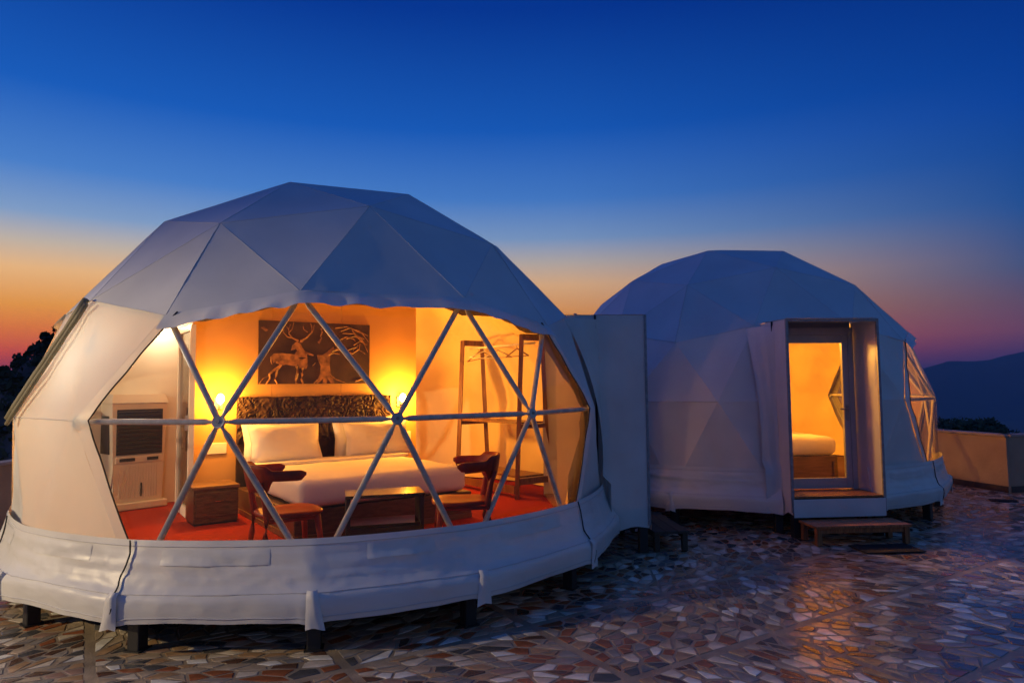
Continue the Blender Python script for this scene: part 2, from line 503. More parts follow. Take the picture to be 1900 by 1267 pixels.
def dome_tent(label, loc, theta, windows, door, seed, film=M_FILM, VOUT=3.2, floor=M_CARPET, sk_off=0.0):
    T = thing('dome_tent', label, 'dome tent', (loc[0], loc[1], 0), radians(theta), 'white geodesic dome tents on the terrace')
    wset = set()
    for wlist, _ in windows:
        for a in wlist: wset.add(node('D', a))
    wt = [t for t in TRIS if any(i in wset for i in t)]
    rings = lambda t: ''.join(sorted(NODES[i][0] for i in t))
    low = [t for t in TRIS if ('D' in rings(t)) and t not in wt]
    roof = [t for t in TRIS if not ('D' in rings(t)) and 'E' not in rings(t)]
    def dc(p, nr, w):
        e = min(w); m = w[0] * w[1] * w[2] * 27
        c = max(w)
        crease = max(0, (c - .62)) * .10 * fbm(p, 9.0, seed, 2) * min(1, e * 12)
        tens = .006 * (1 - min(1, e * 9)) * noise.noise(Vector((p.x * 16, p.y * 16, p.z * 16))) * min(1, e * 40)
        return nr * (-.012 * m + .003 * fbm(p, 2.3, seed) + crease * .6 + tens + .012)
    def dl(p, nr, w):
        a = atan2(p.y, p.x)
        low_ = max(0.0, min(1.0, (1.5 - p.z) / .8))
        fold = .012 * noise.noise(Vector((a * 26, p.z * .9, seed))) * (0.5 + low_)
        m = w[0] * w[1] * w[2] * 27
        return nr * (-.014 * m + .012 * fbm(p, 2.6, seed + 3) + fold + .010)
    def di(p, nr, w):
        a = atan2(p.y, p.x)
        return nr * (.05 * noise.noise(Vector((a * 16, p.z * .7, seed))) + .06 * fbm(p, 1.7, seed + 8) - .035)
    def df(p, nr, w):
        return nr * (.006 * fbm(p, 3.0, seed + 5) - .004)
    rc = obj('roof_cover', facet_mesh(roof, 16, 1.0, dc, door, True), None, T); rc.data.materials.append(M_ROOF)
        # lining, left away beside the big window where the single skin glows
    skip = [t for t in low if any(adiff(NODES[i][1], windows[0][1]) < 60 and ((NODES[i][1] - windows[0][1] + 180) % 360 - 180) < 0 for i in t) and windows[0][1] == 36]
    wc = None
    for me_ in loose_pieces(facet_mesh([t for t in low if t not in skip], 14, 1.0, dl, door, True)):
        me_.materials.append(M_PVC)
        o_ = obj('wall_cover', me_, None, T); wc = wc or o_
    if skip:
        gp = obj('side_panel', facet_mesh(skip, 14, 1.0, dl, door), None, T); gp.data.materials.append(M_THIN)
    ln = obj('lining', facet_mesh([t for t in roof + low if t not in skip], 9, .972, di, door), None, T); ln.data.materials.append(M_LINING)
    for wl_, cen in windows:
        ids = [node('D', a) for a in wl_]
        me = facet_mesh([t for t in wt if any(i in ids for i in t)], 10, .998, df, door)
        me.materials.append(film)
        obj('window_film', me, None, T)
    # struts and hubs seen through the films
    edges = set()
    for t in wt:
        for a, b in ((0, 1), (1, 2), (2, 0)): edges.add(tuple(sorted((t[a], t[b]))))
    hubs = set()
    wcount = {}
    for t in wt:
        for a, b in ((0, 1), (1, 2), (2, 0)):
            k_ = tuple(sorted((t[a], t[b]))); wcount[k_] = wcount.get(k_, 0) + 1
    for a, b in edges:
        if wcount[(a, b)] < 2: continue
        p, q = npos(a, .986), npos(b, .986)
        d = q - p; L = d.length; d.normalize()
        pts = [p + d * s for s in (.015, .07, .11, L * .5, L - .11, L - .07, L - .015)]
        mb = MB().tube(pts, [.027, .027, .0225, .0225, .0225, .027, .027], 10, True, [.35, .45, 1, 1, 1, .45, .35])
        obj('strut', mb, M_STEEL, T, True)
        hubs |= {a, b}
    for h in hubs:
        p = npos(h, .989); nv = NODES[h][2].normalized()
        mb = MB().tube([p - nv * .018, p + nv * .012], .045, 12)
        hb = obj('hub', mb, M_STEEL, T, False)
        obj('bolt', MB().tube([p + nv * .012, p + nv * .020], .014, 6), M_HUB, hb)
    # seams welted on the cover
    seams = []
    for k in range(5):
        seams.append((node('B', 72 * k), node('C', 72 * k)))
    dn = sorted([i for i in range(len(NODES)) if NODES[i][0] == 'D'], key=lambda i: NODES[i][1])
    for i in range(len(dn)):
        a, b = dn[i], dn[(i + 1) % len(dn)]
        if a in wset or b in wset: continue
        if in_door(NODES[a][1], door) or in_door(NODES[b][1], door): continue
        seams.append((a, b))
    cn = sorted([i for i in range(len(NODES)) if NODES[i][0] == 'C'], key=lambda i: NODES[i][1])
    for i in range(len(cn)):
        a, b = cn[i], cn[(i + 1) % len(cn)]
        if adiff(NODES[a][1], door) < 22 or adiff(NODES[b][1], door) < 22: continue
        seams.append((a, b))
    redges = set()
    for t in roof:
        for a, b in ((0, 1), (1, 2), (2, 0)): redges.add(tuple(sorted((t[a], t[b]))))
    for a, b in sorted(redges):
        pa, pb = npos(a, 1.0), npos(b, 1.0)
        mid_ = (pa + pb) / 2; ar_ = radians(door)
        if mid_.z < VTOP + .1 and abs(-sin(ar_) * mid_.x + cos(ar_) * mid_.y) < VW + .5 and cos(ar_) * mid_.x + sin(ar_) * mid_.y > 0: continue
        pts = []
        for k in range(15):
            p = pa.lerp(pb, k / 14); rd = Vector((p.x, p.y, p.z - ZC)).normalized()
            pts.append(p + rd * (.0125 + .003 * fbm(p, 2.3, seed)))
        obj('seam', MB().tube(pts, .0026, 5, True), M_SEAM, rc, True)
    for a, b in seams:
        pa, pb = npos(a, 1.0), npos(b, 1.0)
        pts = []
        for k in range(15):
            p = pa.lerp(pb, k / 14); rd = Vector((p.x, p.y, p.z - ZC)).normalized()
            pts.append(p + rd * (.013 + .010 * fbm(p, 2.3, seed) + .002 * noise.noise(p * 14)))
        obj('seam', MB().tube(pts, .0042, 6, True), M_SEAM, rc if NODES[a][0] == 'B' else wc, True)
    # dark zips along the edges of each window
    for wl_, cen in windows:
        h = (max(((a - cen + 180) % 360 - 180) for a in wl_) + 24)
        for s in (-1, 1):
            c = node('C', cen + s * (h - 11.5)); d = node('D', cen + s * h); e = node('E', cen + s * (h - 12))
            c1 = node('C', cen + s * (h - 36)); d1 = node('D', cen + s * (h - 24)); e1 = node('E', cen + s * (h - 36))
            inn = [npos(c).lerp(npos(c1), .10), npos(d).lerp(npos(d1), .115), npos(e).lerp(npos(e1), .085)]
            out_ = [npos(c), npos(d), npos(e)]
            mbf = MB(); vf = []; N_ = 18; rowsf = 5; ed = []
            for q in range(2 * N_ + 1):
                g_ = min(1, q // N_) if q < 2 * N_ else 1; f_ = (q - g_ * N_) / N_
                po = out_[g_].lerp(out_[g_ + 1], f_); pi_ = inn[g_].lerp(inn[g_ + 1], f_)
                bow = .035 * sin(pi * f_)
                for r_ in range(rowsf + 1):
                    t_ = r_ / rowsf
                    p = po.lerp(pi_, t_ * (1 - bow * 4)); rd = Vector((p.x, p.y, p.z - ZC)).normalized()
                    p = p + rd * (.016 + .010 * t_ + .016 * t_ * noise.noise(Vector((q * .35, t_ * 1.5, seed))))
                    vf.append(p)
                ed.append(p + rd * .003)
            mbf.add(vf, [(i * (rowsf + 1) + k, (i + 1) * (rowsf + 1) + k, (i + 1) * (rowsf + 1) + k + 1, i * (rowsf + 1) + k + 1) for i in range(2 * N_) for k in range(rowsf)])
            obj('window_edge_flap', mbf, M_THIN if (skip and s < 0 and cen == 36) else M_PVC, T, True)
            obj('zip', MB().tube(ed, .006, 6), M_ZIP, wc, True)
    # valances over the windows: loose hanging edge of the roof cover
    for wl_, cen in windows:
        h = (max(((a - cen + 180) % 360 - 180) for a in wl_) + 24) - 11.5
        cs = [i for i in cn if adiff(NODES[i][1], cen) < h + 3]
        cs.sort(key=lambda i: ((NODES[i][1] - cen + 180) % 360 - 180))
        mb = MB(); rows = 6; pts = []
        for q in range(len(cs) - 1):
            for k in range(22 + (q == len(cs) - 2)):
                f = k / 22; pts.append((npos(cs[q]).lerp(npos(cs[q + 1]), f), min(f, 1 - f)))
        vsx = []
        for i, (p, e) in enumerate(pts):
            rd = Vector((p.x, p.y, p.z - ZC)).normalized()
            az = atan2(p.y, p.x)
            down = Vector((0, 0, -1)); down = (down - rd * down.dot(rd)).normalized()
            nz = noise.noise(Vector((i * .23, seed, 0)))
            hang = .145 + .022 * nz + .010 * noise.noise(Vector((i * .09, 2, seed)))
            for r_ in range(rows + 1):
                t = r_ / rows
                wave = .008 * sin(i * 1.1 + 4 * nz) * t + .034 * t * noise.noise(Vector((i * .33, t * .8, seed + 4)))
                vsx.append(p + down * hang * t + rd * (.020 + .03 * t + wave))
        n_ = rows + 1
        fsx = [(i * n_ + r_, i * n_ + r_ + 1, (i + 1) * n_ + r_ + 1, (i + 1) * n_ + r_) for i in range(len(pts) - 1) for r_ in range(rows)]
        mb.add(vsx, fsx)
        obj('valance', mb, M_PVC, T, True)
    # skirt lying over the edge of the deck
    prof = [(2.972, .775), (2.980, .735), (2.988, .695), (2.997, .655), (3.008, .615), (3.020, .575), (3.036, .535), (3.055, .497), (3.078, .466), (3.102, .442), (3.122, .422), (3.133, .395), (3.136, .362), (3.135, .328), (3.132, .292), (3.128, .255)]
    fine = []
    for k in range(len(prof) - 1):
        for q in range(2):
            f_ = q / 2; fine.append((prof[k][0] * (1 - f_) + prof[k + 1][0] * f_, prof[k][1] * (1 - f_) + prof[k + 1][1] * f_))
    prof0 = prof; prof = fine + [prof[-1]]
    azs = [door + x for x in np.arange(10.6, 349.41, .5)]
    mb = MB(); vsx = []
    for a in azs:
        pf, dd = poly_factor(a)
        ar = radians(a)
        pleat = max(0, 1 - dd / 1.6)
        for k, (r_, z_) in enumerate(prof):
            t = k / (len(prof) - 1)
            p0 = Vector((r_ * cos(ar), r_ * sin(ar), z_))
            dr = .018 * fbm(p0, 1.6, seed + 2) * min(1, t * 3) + .006 * noise.noise(Vector((a * .35, z_ * 9, seed))) * min(1, t * 4)
            dr += .030 * pleat * max(0, t - .45) * (1 if math.floor(a) % 2 else -.3)
            dz = .012 * fbm(p0, 1.3, seed + 6) * t
            if t > .75: dz += .02 * noise.noise(Vector((a * .11, 0, seed))) - .016 * pleat
            crease = .016 * max(0, 1 - abs(z_ - .62 - .05 * noise.noise(Vector((a * .05, 1, seed)))) / .035) * max(0, noise.noise(Vector((a * .06, 2, seed))) + .2)
            rg = 1 - abs(noise.noise(Vector((a * .16, z_ * 11 + .6 * noise.noise(Vector((a * .07, 3, seed))), seed + 1)))) * 2.2
            rg2 = 1 - abs(noise.noise(Vector((a * .5 + z_ * 5, z_ * 8, seed + 7)))) * 2.4
            cr_ = (.007 * max(0, rg) ** 4 + .004 * max(0, rg2) ** 5) * min(1, t * 5) * (1 if t < .62 else .45)
            for zl, sd_, am in ((.705, 11, .010), (.60, 17, .012), (.545, 23, .007)):
                zz_ = zl + .012 * noise.noise(Vector((a * .05, sd_, seed)))
                on = max(0, min(1, (noise.noise(Vector((a * .035, sd_ + 2, seed))) + .12) * 5))
                cr_ += am * on * max(0, min(1, (zz_ - z_) / .012)) * max(0, 1 - (zz_ - z_) / .10)
            pe = 1 - (1 - pf) * (.25 + .55 * t)
            rr_ = (r_ + sk_off * t + dr * .7 + crease + cr_) * pe
            vsx.append((rr_ * cos(ar), rr_ * sin(ar), z_ + dz))
    n_ = len(prof)
    fsx = [(i * n_ + k, (i + 1) * n_ + k, (i + 1) * n_ + k + 1, i * n_ + k + 1) for i in range(len(azs) - 1) for k in range(n_ - 1)]
    mb.add(vsx, fsx)
    sk_ = obj('skirt', mb, M_PVC, T, True)
    def srow(i, k, out):
        p = Vector(vsx[i * n_ + k]); rd = Vector((p.x, p.y, 0)).normalized()
        return p + rd * out
    for k_ in (2, 18, 28):
        st_ = 24
        for i0 in range(0, len(azs) - st_, st_):
            pts = [srow(i, k_, .0035) for i in range(i0, i0 + st_ + 1)]
            obj('hem_seam', MB().tube(pts, .0032, 5, False), M_SEAM, sk_, True)
    for a in E_NODES:
        i0 = int(((a + 4.5 - door - 10.6) % 360) / .5); i1 = i0 + 27
        if i1 >= len(azs): continue
        for ka, kb, sh in ((3, 8, 0), ):
            vp = []
            rt = random.Random(int(a * 7) + int(seed))
            i0b = i0 + rt.randint(-2, 5); i1b = i1 + rt.randint(-6, 4)
            for i in range(i0b, i1b + 1):
                e = 0 if i in (i0b, i1b) else 1
                for k in range(ka, kb + 1):
                    lift = .0095 if k == kb else .006
                    vp.append(srow(i, k, lift * (.4 + .6 * e) + .003 * noise.noise(Vector((i * .3, k, seed)))))
            nn = kb - ka + 1
            mbp = MB(); mbp.add(vp, [(i * nn + k, (i + 1) * nn + k, (i + 1) * nn + k + 1, i * nn + k + 1) for i in range(i1b - i0b) for k in range(nn - 1)])
            mbp.add([v for i in range(i1b - i0b + 1) for v in (vp[i * nn + nn - 1], srow(i0b + i, kb, .0005))], [(2 * i, 2 * i + 2, 2 * i + 3, 2 * i + 1) for i in range(i1b - i0b)])
            obj('hem_pocket', mbp, M_PVC, sk_, True)
    for a in E_NODES:
        if in_door(a, door, 2.6): continue
        ar = radians(a); er = Vector((cos(ar), sin(ar), 0)); et = Vector((-sin(ar), cos(ar), 0))
        mbt = MB(); vt = []
        rt = random.Random(int(a * 10) + int(seed * 10))
        sk = rt.uniform(-.03, .03)
        for i in range(7):
            for k in range(9):
                x = -1 + 2 * i / 6; t = k / 8
                w = .035 + .03 * t
                out = 3.142 + sk_off + .022 * (1 - x * x) * (1 - .4 * t) + .012 * noise.noise(Vector((x, t * 2, a)))
                z = .462 - (.235 + .02 * abs(x + sk * 9)) * t
                vt.append(er * (out - (.03 if k == 0 else 0)) + et * (x * w + sk * t) + Vector((0, 0, z)))
        mbt.add(vt, [(i * 9 + k, (i + 1) * 9 + k, (i + 1) * 9 + k + 1, i * 9 + k + 1) for i in range(6) for k in range(8)])
        obj('corner_tab', mbt, M_PVC, sk_, True)
    # zip running down the skirt below the window edges
    for wl_, cen in windows:
        for s in (-1, 1):
            a0 = cen + s * 36
            if in_door(a0, door): continue
            pts = []
            for k, (r_, z_) in enumerate(prof):
                a = a0 + .25 * sin(k * .35) + .25 * noise.noise(Vector((k * .3, 1, seed)))
                pf, dd = poly_factor(a); ar = radians(a)
                t_ = k / (len(prof) - 1); pe = 1 - (1 - pf) * (.25 + .55 * t_)
                pts.append(((r_ + .022 + sk_off * t_) * pe * cos(ar), (r_ + .022 + sk_off * t_) * pe * sin(ar), z_))
            obj('zip', MB().tube(pts, .006, 6), M_ZIP, sk_, True)
    # deck, carpet, beam, legs
    rim = [((3.05 + sk_off) * cos(radians(a)), (3.05 + sk_off) * sin(radians(a))) for a in E_NODES]
    obj('deck', MB().prism(rim, .36, .452), M_DECK, T)
    rim2 = [(2.90 * cos(radians(a)), 2.90 * sin(radians(a))) for a in E_NODES]
    obj('carpet', MB().prism(rim2, .454, FL), floor, T)
    bmz = MB()
    for i in range(15):
        a, b = E_NODES[i], E_NODES[(i + 1) % 15]
        p = Vector((2.92 * cos(radians(a)), 2.92 * sin(radians(a)), .31)); q = Vector((2.92 * cos(radians(b)), 2.92 * sin(radians(b)), .31))
        d = q - p
        bmz.box((p + q) / 2, (d.length, .06, .098), atan2(d.y, d.x))
    obj('ring_beam', bmz, M_BLACK, T)
    for a in E_NODES:
        ar = radians(a)
        lg = obj('leg', MB().box((2.9 * cos(ar), 2.9 * sin(ar), .179), (.095, .095, .356), ar, bev=.006), M_BLACK, T)
        obj('foot_plate', MB().box((2.9 * cos(ar), 2.9 * sin(ar), .009), (.13, .13, .009), ar), M_BLACK, lg)
    for rr_, nn in ((1.5, 8),):
        for k in range(nn):
            ar = 2 * pi * k / nn
            obj('leg', MB().box((rr_ * cos(ar), rr_ * sin(ar), .179), (.095, .095, .356), ar), M_BLACK, T)
    vestibule(T, door, seed, VOUT)
    return T

def vestibule(T, door, seed, VOUT):
    A = Matrix.Rotation(radians(door), 4, 'Z')      # local x = outward, y = left when looking out
    def L(x, y, z): return A @ Vector((x, y, z))
    def sheet(name, P, m, nx=14, nz=24, amp=.012, sd=0.0, parent=T):
        """wrinkled fabric panel from corner function P(s,t)"""
        mb = MB(); vs_ = []
        nv = (P(1, 0) - P(0, 0)).cross(P(0, 1) - P(0, 0)).normalized()
        for i in range(nx + 1):
            for k in range(nz + 1):
                s, t = i / nx, k / nz
                p = P(s, t)
                edge = min(1, 6 * min(s, 1 - s)) * (1 if t < .9 else 1)
                d = amp * fbm(p, 2.1, sd, 3) * edge + amp * .8 * edge * noise.noise(Vector((s * 3 + t * 2, t * 2.5 - s * 2, sd)))
                vs_.append(A @ (p + nv * d))
        fs_ = [(i * (nz + 1) + k, (i + 1) * (nz + 1) + k, (i + 1) * (nz + 1) + k + 1, i * (nz + 1) + k + 1) for i in range(nx) for k in range(nz)]
        mb.add(vs_, fs_)
        return obj(name, mb, m, parent, True)
    XI, XS = 2.42, 2.86
    for s in (-1, 1):
        y = s * VW
        hem = lambda q: .23 + .05 * q + .02 * sin(q * 7 + seed)
        sheet('vestibule_wall', lambda a, t: Vector((XS + (VOUT - XS) * a, y, VTOP + (hem(a) - VTOP) * t)), M_PVC, sd=seed + s)
        sheet('vestibule_wall', lambda a, t: Vector((XI + (XS - XI) * a, y, VTOP + (FL - VTOP) * t)), M_PVC, 8, amp=.006, sd=seed + s * 2)
        # flap of fabric that joins the wall to the dome
        def flap(a, t, s=s):
            z = VTOP - .05 + (.30 - VTOP) * t
            wob = .03 * sin(t * 9 + seed) + .05 * (1 - t)
            yy = VW + .20 * a
            zz = z - ZC
            rs = sqrt(max(.1, R * R - zz * zz)) * .985
            rb = sqrt(max(.1, rs * rs - yy * yy)) + .015
            if z < .8: rb = max(rb, 2.95)
            x0 = XS + .04
            x = x0 * (1 - a) + rb * a
            x = max(x, rb + .01)
            return Vector((x, s * yy, z))
        sheet('vestibule_flap', flap, M_PVC, 10, 26, .028, seed + 5 * s)
        obj('vestibule_pole', MB().tube([L(XS, y + s * .012, VTOP), L(XS, y + s * .012, .28)], .011, 8), M_ZIP, T, True)
        obj('vestibule_pole', MB().box(L(VOUT, y, (VTOP + .30) / 2), (.024, .03, VTOP - .30), radians(door)), M_HUB, T)
    sheet('vestibule_roof', lambda a, t: Vector((XI - .1 + (VOUT + .02 - XI + .1) * a, -VW + 2 * VW * t, VTOP + .006)), M_ROOF, 14, 14, .005, seed)
    obj('vestibule_beam', MB().box(L(VOUT, 0, VTOP - .018), (.03, 2 * VW - .035, .03), radians(door)), M_HUB, T)
    # threshold boards
    n = 7
    for k in range(n):
        w = (VOUT - XI) / n
        obj('floor_board', MB().box(L(XI + w * (k + .5), 0, FL + .012), (w - .006, 2 * VW - .03, .022), radians(door)), M_STEPWOOD, T)
    obj('threshold_base', MB().box(L((XI + VOUT) / 2, 0, .40), (VOUT - XI - .02, 2 * VW - .06, .09), radians(door)), M_BLACK, T)
    rp = sheet('riser_panel', lambda a, t: Vector((VOUT + .022, -VW + 2 * VW * a, FL - .005 - .21 * t)), M_PVC, 16, 6, .004, seed)
    for yy in (-VW + .06, VW - .06):
        obj('vestibule_leg', MB().box(L(VOUT - .06, yy, .175), (.09, .09, .349), radians(door)), M_BLACK, T)
    # door frame and glazed door
    XD = 2.70; DH = 2.03; z0 = FL + .024
    fr = MB()
    for s in (-1, 1):
        fr.box(L(XD, s * (VW - .055), z0 + DH / 2), (.07, .07, DH), radians(door))
    fr.box(L(XD, 0, z0 + DH - .045), (.066, 2 * VW - .182, .09), radians(door))
    obj('door_frame', fr, M_WHITEFRAME, T)
    lw = 2 * VW - .19
    dr = MB(); st = .075
    zt = z0 + DH - .095
    for s in (-1, 1):
        dr.box(L(XD + .012, s * (lw / 2 - st / 2), (z0 + .01 + zt) / 2), (.045, st, zt - z0 - .01), radians(door))
    dr.box(L(XD + .012, 0, z0 + .075), (.041, lw - 2 * st - .002, .13), radians(door))
    dr.box(L(XD + .012, 0, zt - .05), (.041, lw - 2 * st - .002, .10), radians(door))
    d_ = obj('door', dr, M_WHITEFRAME, T)
    obj('pane', MB().box(L(XD + .012, 0, (z0 + .14 + zt - .10) / 2), (.006, lw - 2 * st, zt - z0 - .24), radians(door)), M_GLASS, d_)
    hy = lw / 2 - st / 2
    obj('handle', MB().tube([L(XD + .03, hy, z0 + 1.0), L(XD + .085, hy, z0 + 1.0), L(XD + .085, hy - .12, z0 + 1.0)], .010, 8), M_HUB, d_, True)
    for zh in (.25, 1.0, 1.75):
        obj('hinge', MB().tube([L(XD + .04, -lw / 2 - .004, z0 + zh), L(XD + .04, -lw / 2 - .004, z0 + zh + .1)], .011, 8), M_HUB, d_)
    obj('lock_plate', MB().box(L(XD + .038, hy, z0 + .95), (.008, .04, .2), radians(door)), M_HUB, d_)
    obj('top_panel', MB().box(L(XD - .052, 0, (z0 + DH - .06 + VTOP + .02) / 2), (.03, 2 * VW - .02, VTOP + .08 - z0 - DH), radians(door)), M_WHITEFRAME, T)
    for s in (-1, 1):
        obj('door_stop', MB().box(L(XD - .028, s * (lw / 2 - .01), z0 + DH / 2), (.014, .06, DH - .1), radians(door)), M_WHITEFRAME, T)
    obj('door_stop', MB().box(L(XD - .028, 0, zt), (.012, lw - .1, .05), radians(door)), M_WHITEFRAME, T)

T1 = -101.31; T2 = -120.24
D2 = (5.486, 3.757)
VO1, VO2 = 3.42, 3.22
dome1 = dome_tent('large white dome tent with wide lit hexagonal window showing bed and chairs', (0, 0), T1,
                  [((11.54, 36, 60.46), 36), ((-83.54, -60.46), -72)], 108, 3.1, M_FILM, VO1)
dome2 = dome_tent('white dome tent whose lit glass entrance door has a wooden step', D2, T2,
                  [((83.54, 108, 132.46), 108)], 36, 9.4, M_FILM2, VO2, mat('brown_carpet', (.14, .075, .035), .9, var=.2, var_scale=40, bump=.3, bump_scale=200, spec=.1), -.07)
# rolled window flap beside the side window of the first dome
M_FLAP = mat('olive_rolled_flap', (.20, .18, .12), .6, bump=.2, bump_scale=8)
for off, rd_ in ((.0, .034), (.085, .024)):
    a_, b_ = npos(node('C', -21.4), 1.012), npos(node('D', -36), 1.012)
    side_ = Vector((0.35, -.6, 0)).normalized() * 0
    tang = (b_ - a_).normalized(); nn_ = Vector((a_.x, a_.y, a_.z - ZC)).normalized(); sd_ = tang.cross(nn_).normalized()
    pts = [a_.lerp(b_, t / 8) - sd_ * (off + .04) + nn_ * (.02 + .01 * noise.noise(Vector((t, off, 0)))) for t in range(9)]
    obj('rolled_flap', MB().tube(pts, [rd_ * (.8 + .3 * noise.noise(Vector((t * .7, 3, off)))) for t in range(9)], 10, True), M_FLAP, dome1, True)

# ------------------------------------------------------------------ terrace: crazy paving
PAL = [('stone_cream', (.66, .58, .46)), ('stone_white', (.82, .78, .70)), ('stone_grey', (.29, .265, .24)), ('stone_slate', (.10, .098, .095)),
       ('stone_rust', (.30, .105, .045)), ('stone_tan', (.42, .27, .15)), ('stone_brown', (.13, .07, .045)), ('stone_bluegrey', (.19, .19, .19)),
       ('stone_beige', (.45, .36, .26)), ('stone_pink', (.34, .22, .17))]
PALW = [14, 11, 11, 12, 13, 14, 10, 8, 12, 6]
STONE = [mat(nm, c, .22, var=.28, var_scale=7, bump=.12, bump_scale=22, spec=.5, coat=.28, coat_rough=.2) for nm, c in PAL]
TERR = [(-4.75, -12.0), (13.5, -12.0), (13.5, 4.62), (9.92, 3.70), (8.65, 8.3), (-4.75, 8.3)]
terrace = structure(obj('terrace', MB().prism(TERR, -3.2, 0.0), M_MORTAR))
GA = radians(34)
gu = np.array([cos(GA), sin(GA)]); gv = np.array([-sin(GA), cos(GA)])
SU, SV, OU, OV, BAND = 1.41, 1.125, .476, -4.30, .055
rng = np.random.default_rng(5)
def inside(x, y):
    c = False; n = len(TERR)
    for i in range(n):
        x1, y1 = TERR[i]; x2, y2 = TERR[(i + 1) % n]
        if (y1 > y) != (y2 > y) and x < (x2 - x1) * (y - y1) / (y2 - y1) + x1: c = not c
    return c
def clip(poly, a, b, c):
    """keep a*x+b*y<=c"""
    out = []
    n = len(poly)
    for i in range(n):
        p, q = poly[i], poly[(i + 1) % n]
        dp = a * p[0] + b * p[1] - c; dq = a * q[0] + b * q[1] - c
        if dp <= 0: out.append(p)
        if (dp < 0 and dq > 0) or (dp > 0 and dq < 0):
            t = dp / (dp - dq)
            out.append((p[0] + (q[0] - p[0]) * t, p[1] + (q[1] - p[1]) * t))
    return out
stones = []
for iu in range(-12, 14):
    for iv in range(-10, 14):
        cu, cv = OU + (iu + .5) * SU, OV + (iv + .5) * SV
        wx, wy = gu * cu + gv * cv
        if not (-6 < wx < 14 and -9 < wy < 9.5): continue
        if wx * wx + wy * wy < 1.6 ** 2 or (wx - D2[0]) ** 2 + (wy - D2[1]) ** 2 < 1.6 ** 2: continue
        if wy < -4.6 and not (-2 < wx < 7): continue
        hu, hv = SU / 2 - BAND / 2 - .004, SV / 2 - BAND / 2 - .004
        nst = int(rng.integers(92, 128))
        # spread the seeds out, with an uneven stretch so the stones differ in shape
        pts = []
        tries = 0
        mind = .068
        while len(pts) < nst and tries < 1500:
            q = (rng.uniform(-hu, hu), rng.uniform(-hv, hv)); tries += 1
            if all((q[0] - p[0]) ** 2 + (q[1] - p[1]) ** 2 > mind ** 2 for p in pts): pts.append(q)
            if tries % 300 == 0: mind *= .85
        P = np.array(pts)
        ang = rng.uniform(0, pi); st_ = rng.uniform(1.25, 2.3)
        Q = np.array([[cos(ang), sin(ang)], [-sin(ang), cos(ang)]]); S = np.diag([1 / st_, 1]) @ Q
        PS = P @ S.T
        for i in range(len(P)):
            d2 = ((PS - PS[i]) ** 2).sum(1); order = np.argsort(d2)[1:15]
            poly = [(-hu, -hv), (hu, -hv), (hu, hv), (-hu, hv)]
            for j in order:
                # bisector in the stretched metric, pulled back by half a joint
                dv = PS[j] - PS[i]; a_b = S.T @ dv
                c0 = (PS[j] @ PS[j] - PS[i] @ PS[i]) / 2
                gap = rng.uniform(.004, .010) * np.hypot(*a_b)
                poly = clip(poly, a_b[0], a_b[1], c0 - gap)
                if len(poly) < 3: break
            if len(poly) < 3: continue
            # knock the outline about a little and drop very short edges
            pp = []
            for k in range(len(poly)):
                a, b = poly[k], poly[(k + 1) % len(poly)]
                if math.hypot(a[0] - b[0], a[1] - b[1]) > .016: pp.append(a)
            if len(pp) < 3: continue
            c = (sum(x for x, _ in pp) / len(pp), sum(y for _, y in pp) / len(pp))
            pp = [(c[0] + (x - c[0]) * rng.uniform(.82, 1.0), c[1] + (y - c[1]) * rng.uniform(.82, 1.0)) for x, y in pp]
            W = [tuple(gu * (cu + x) + gv * (cv + y)) for x, y in pp]
            if not all(inside(x, y) for x, y in W): continue
            cw = (sum(x for x, _ in W) / len(W), sum(y for _, y in W) / len(W))
            stones.append((W, cw))
def stone_shape(mb, W, c, h, mi, org=(0, 0)):
    n = len(W)
    tilt = rng.uniform(-.007, .007, 2)
    base = [(x - org[0], y - org[1], .0005) for x, y in W]
    t1 = [(x - org[0], y - org[1], h - .0014) for x, y in W]
    top = []
    for x, y in W:
        dx, dy = c[0] - x, c[1] - y; L_ = math.hypot(dx, dy) + 1e-6
        top.append((x + dx / L_ * .004 - org[0], y + dy / L_ * .004 - org[1], h + tilt[0] * (x - c[0]) + tilt[1] * (y - c[1])))
    fs = [(i, (i + 1) % n, n + (i + 1) % n, n + i) for i in range(n)]
    fs += [(n + i, n + (i + 1) % n, 2 * n + (i + 1) % n, 2 * n + i) for i in range(n)]
    fs += [tuple(2 * n + i for i in range(n))]
    mb.add(base + t1 + top, fs, mi)
def screen_area(W):
    pr = [project((x, y, 0)) for x, y in W]
    if any(p[2] < .3 for p in pr): return 0
    cx = sum(p[0] for p in pr) / len(pr); cy_ = sum(p[1] for p in pr) / len(pr)
    if not (0 <= cx <= 1900 and 0 <= cy_ <= 1267): return 0
    s = 0
    for i in range(len(pr)):
        a, b = pr[i], pr[(i + 1) % len(pr)]
        s += a[0] * b[1] - b[0] * a[1]
    x, y = sum(p[0] for p in W) / len(W), sum(p[1] for p in W) / len(W)
    if x * x + y * y < 2.85 ** 2 or (x - D2[0]) ** 2 + (y - D2[1]) ** 2 < 2.85 ** 2: return 0
    return abs(s) / 2
areas = sorted(range(len(stones)), key=lambda i: -screen_area(stones[i][0]))
big = set(areas[:300])
rest = MB()
cumw = np.cumsum(PALW) / sum(PALW)
for i, (W, c) in enumerate(stones):
    mi = int(np.searchsorted(cumw, rng.random()))
    h = .0034 + rng.uniform(-.0006, .0008)
    if i in big:
        mb = MB(); stone_shape(mb, W, c, h, 0, c)
        obj('paving_stone', mb, STONE[mi], terrace, loc=(c[0], c[1], 0))
    else:
        stone_shape(rest, W, c, h, mi)
ro = obj('paving_stones_beyond', rest, STONE, terrace)
ro['kind'] = 'stuff'

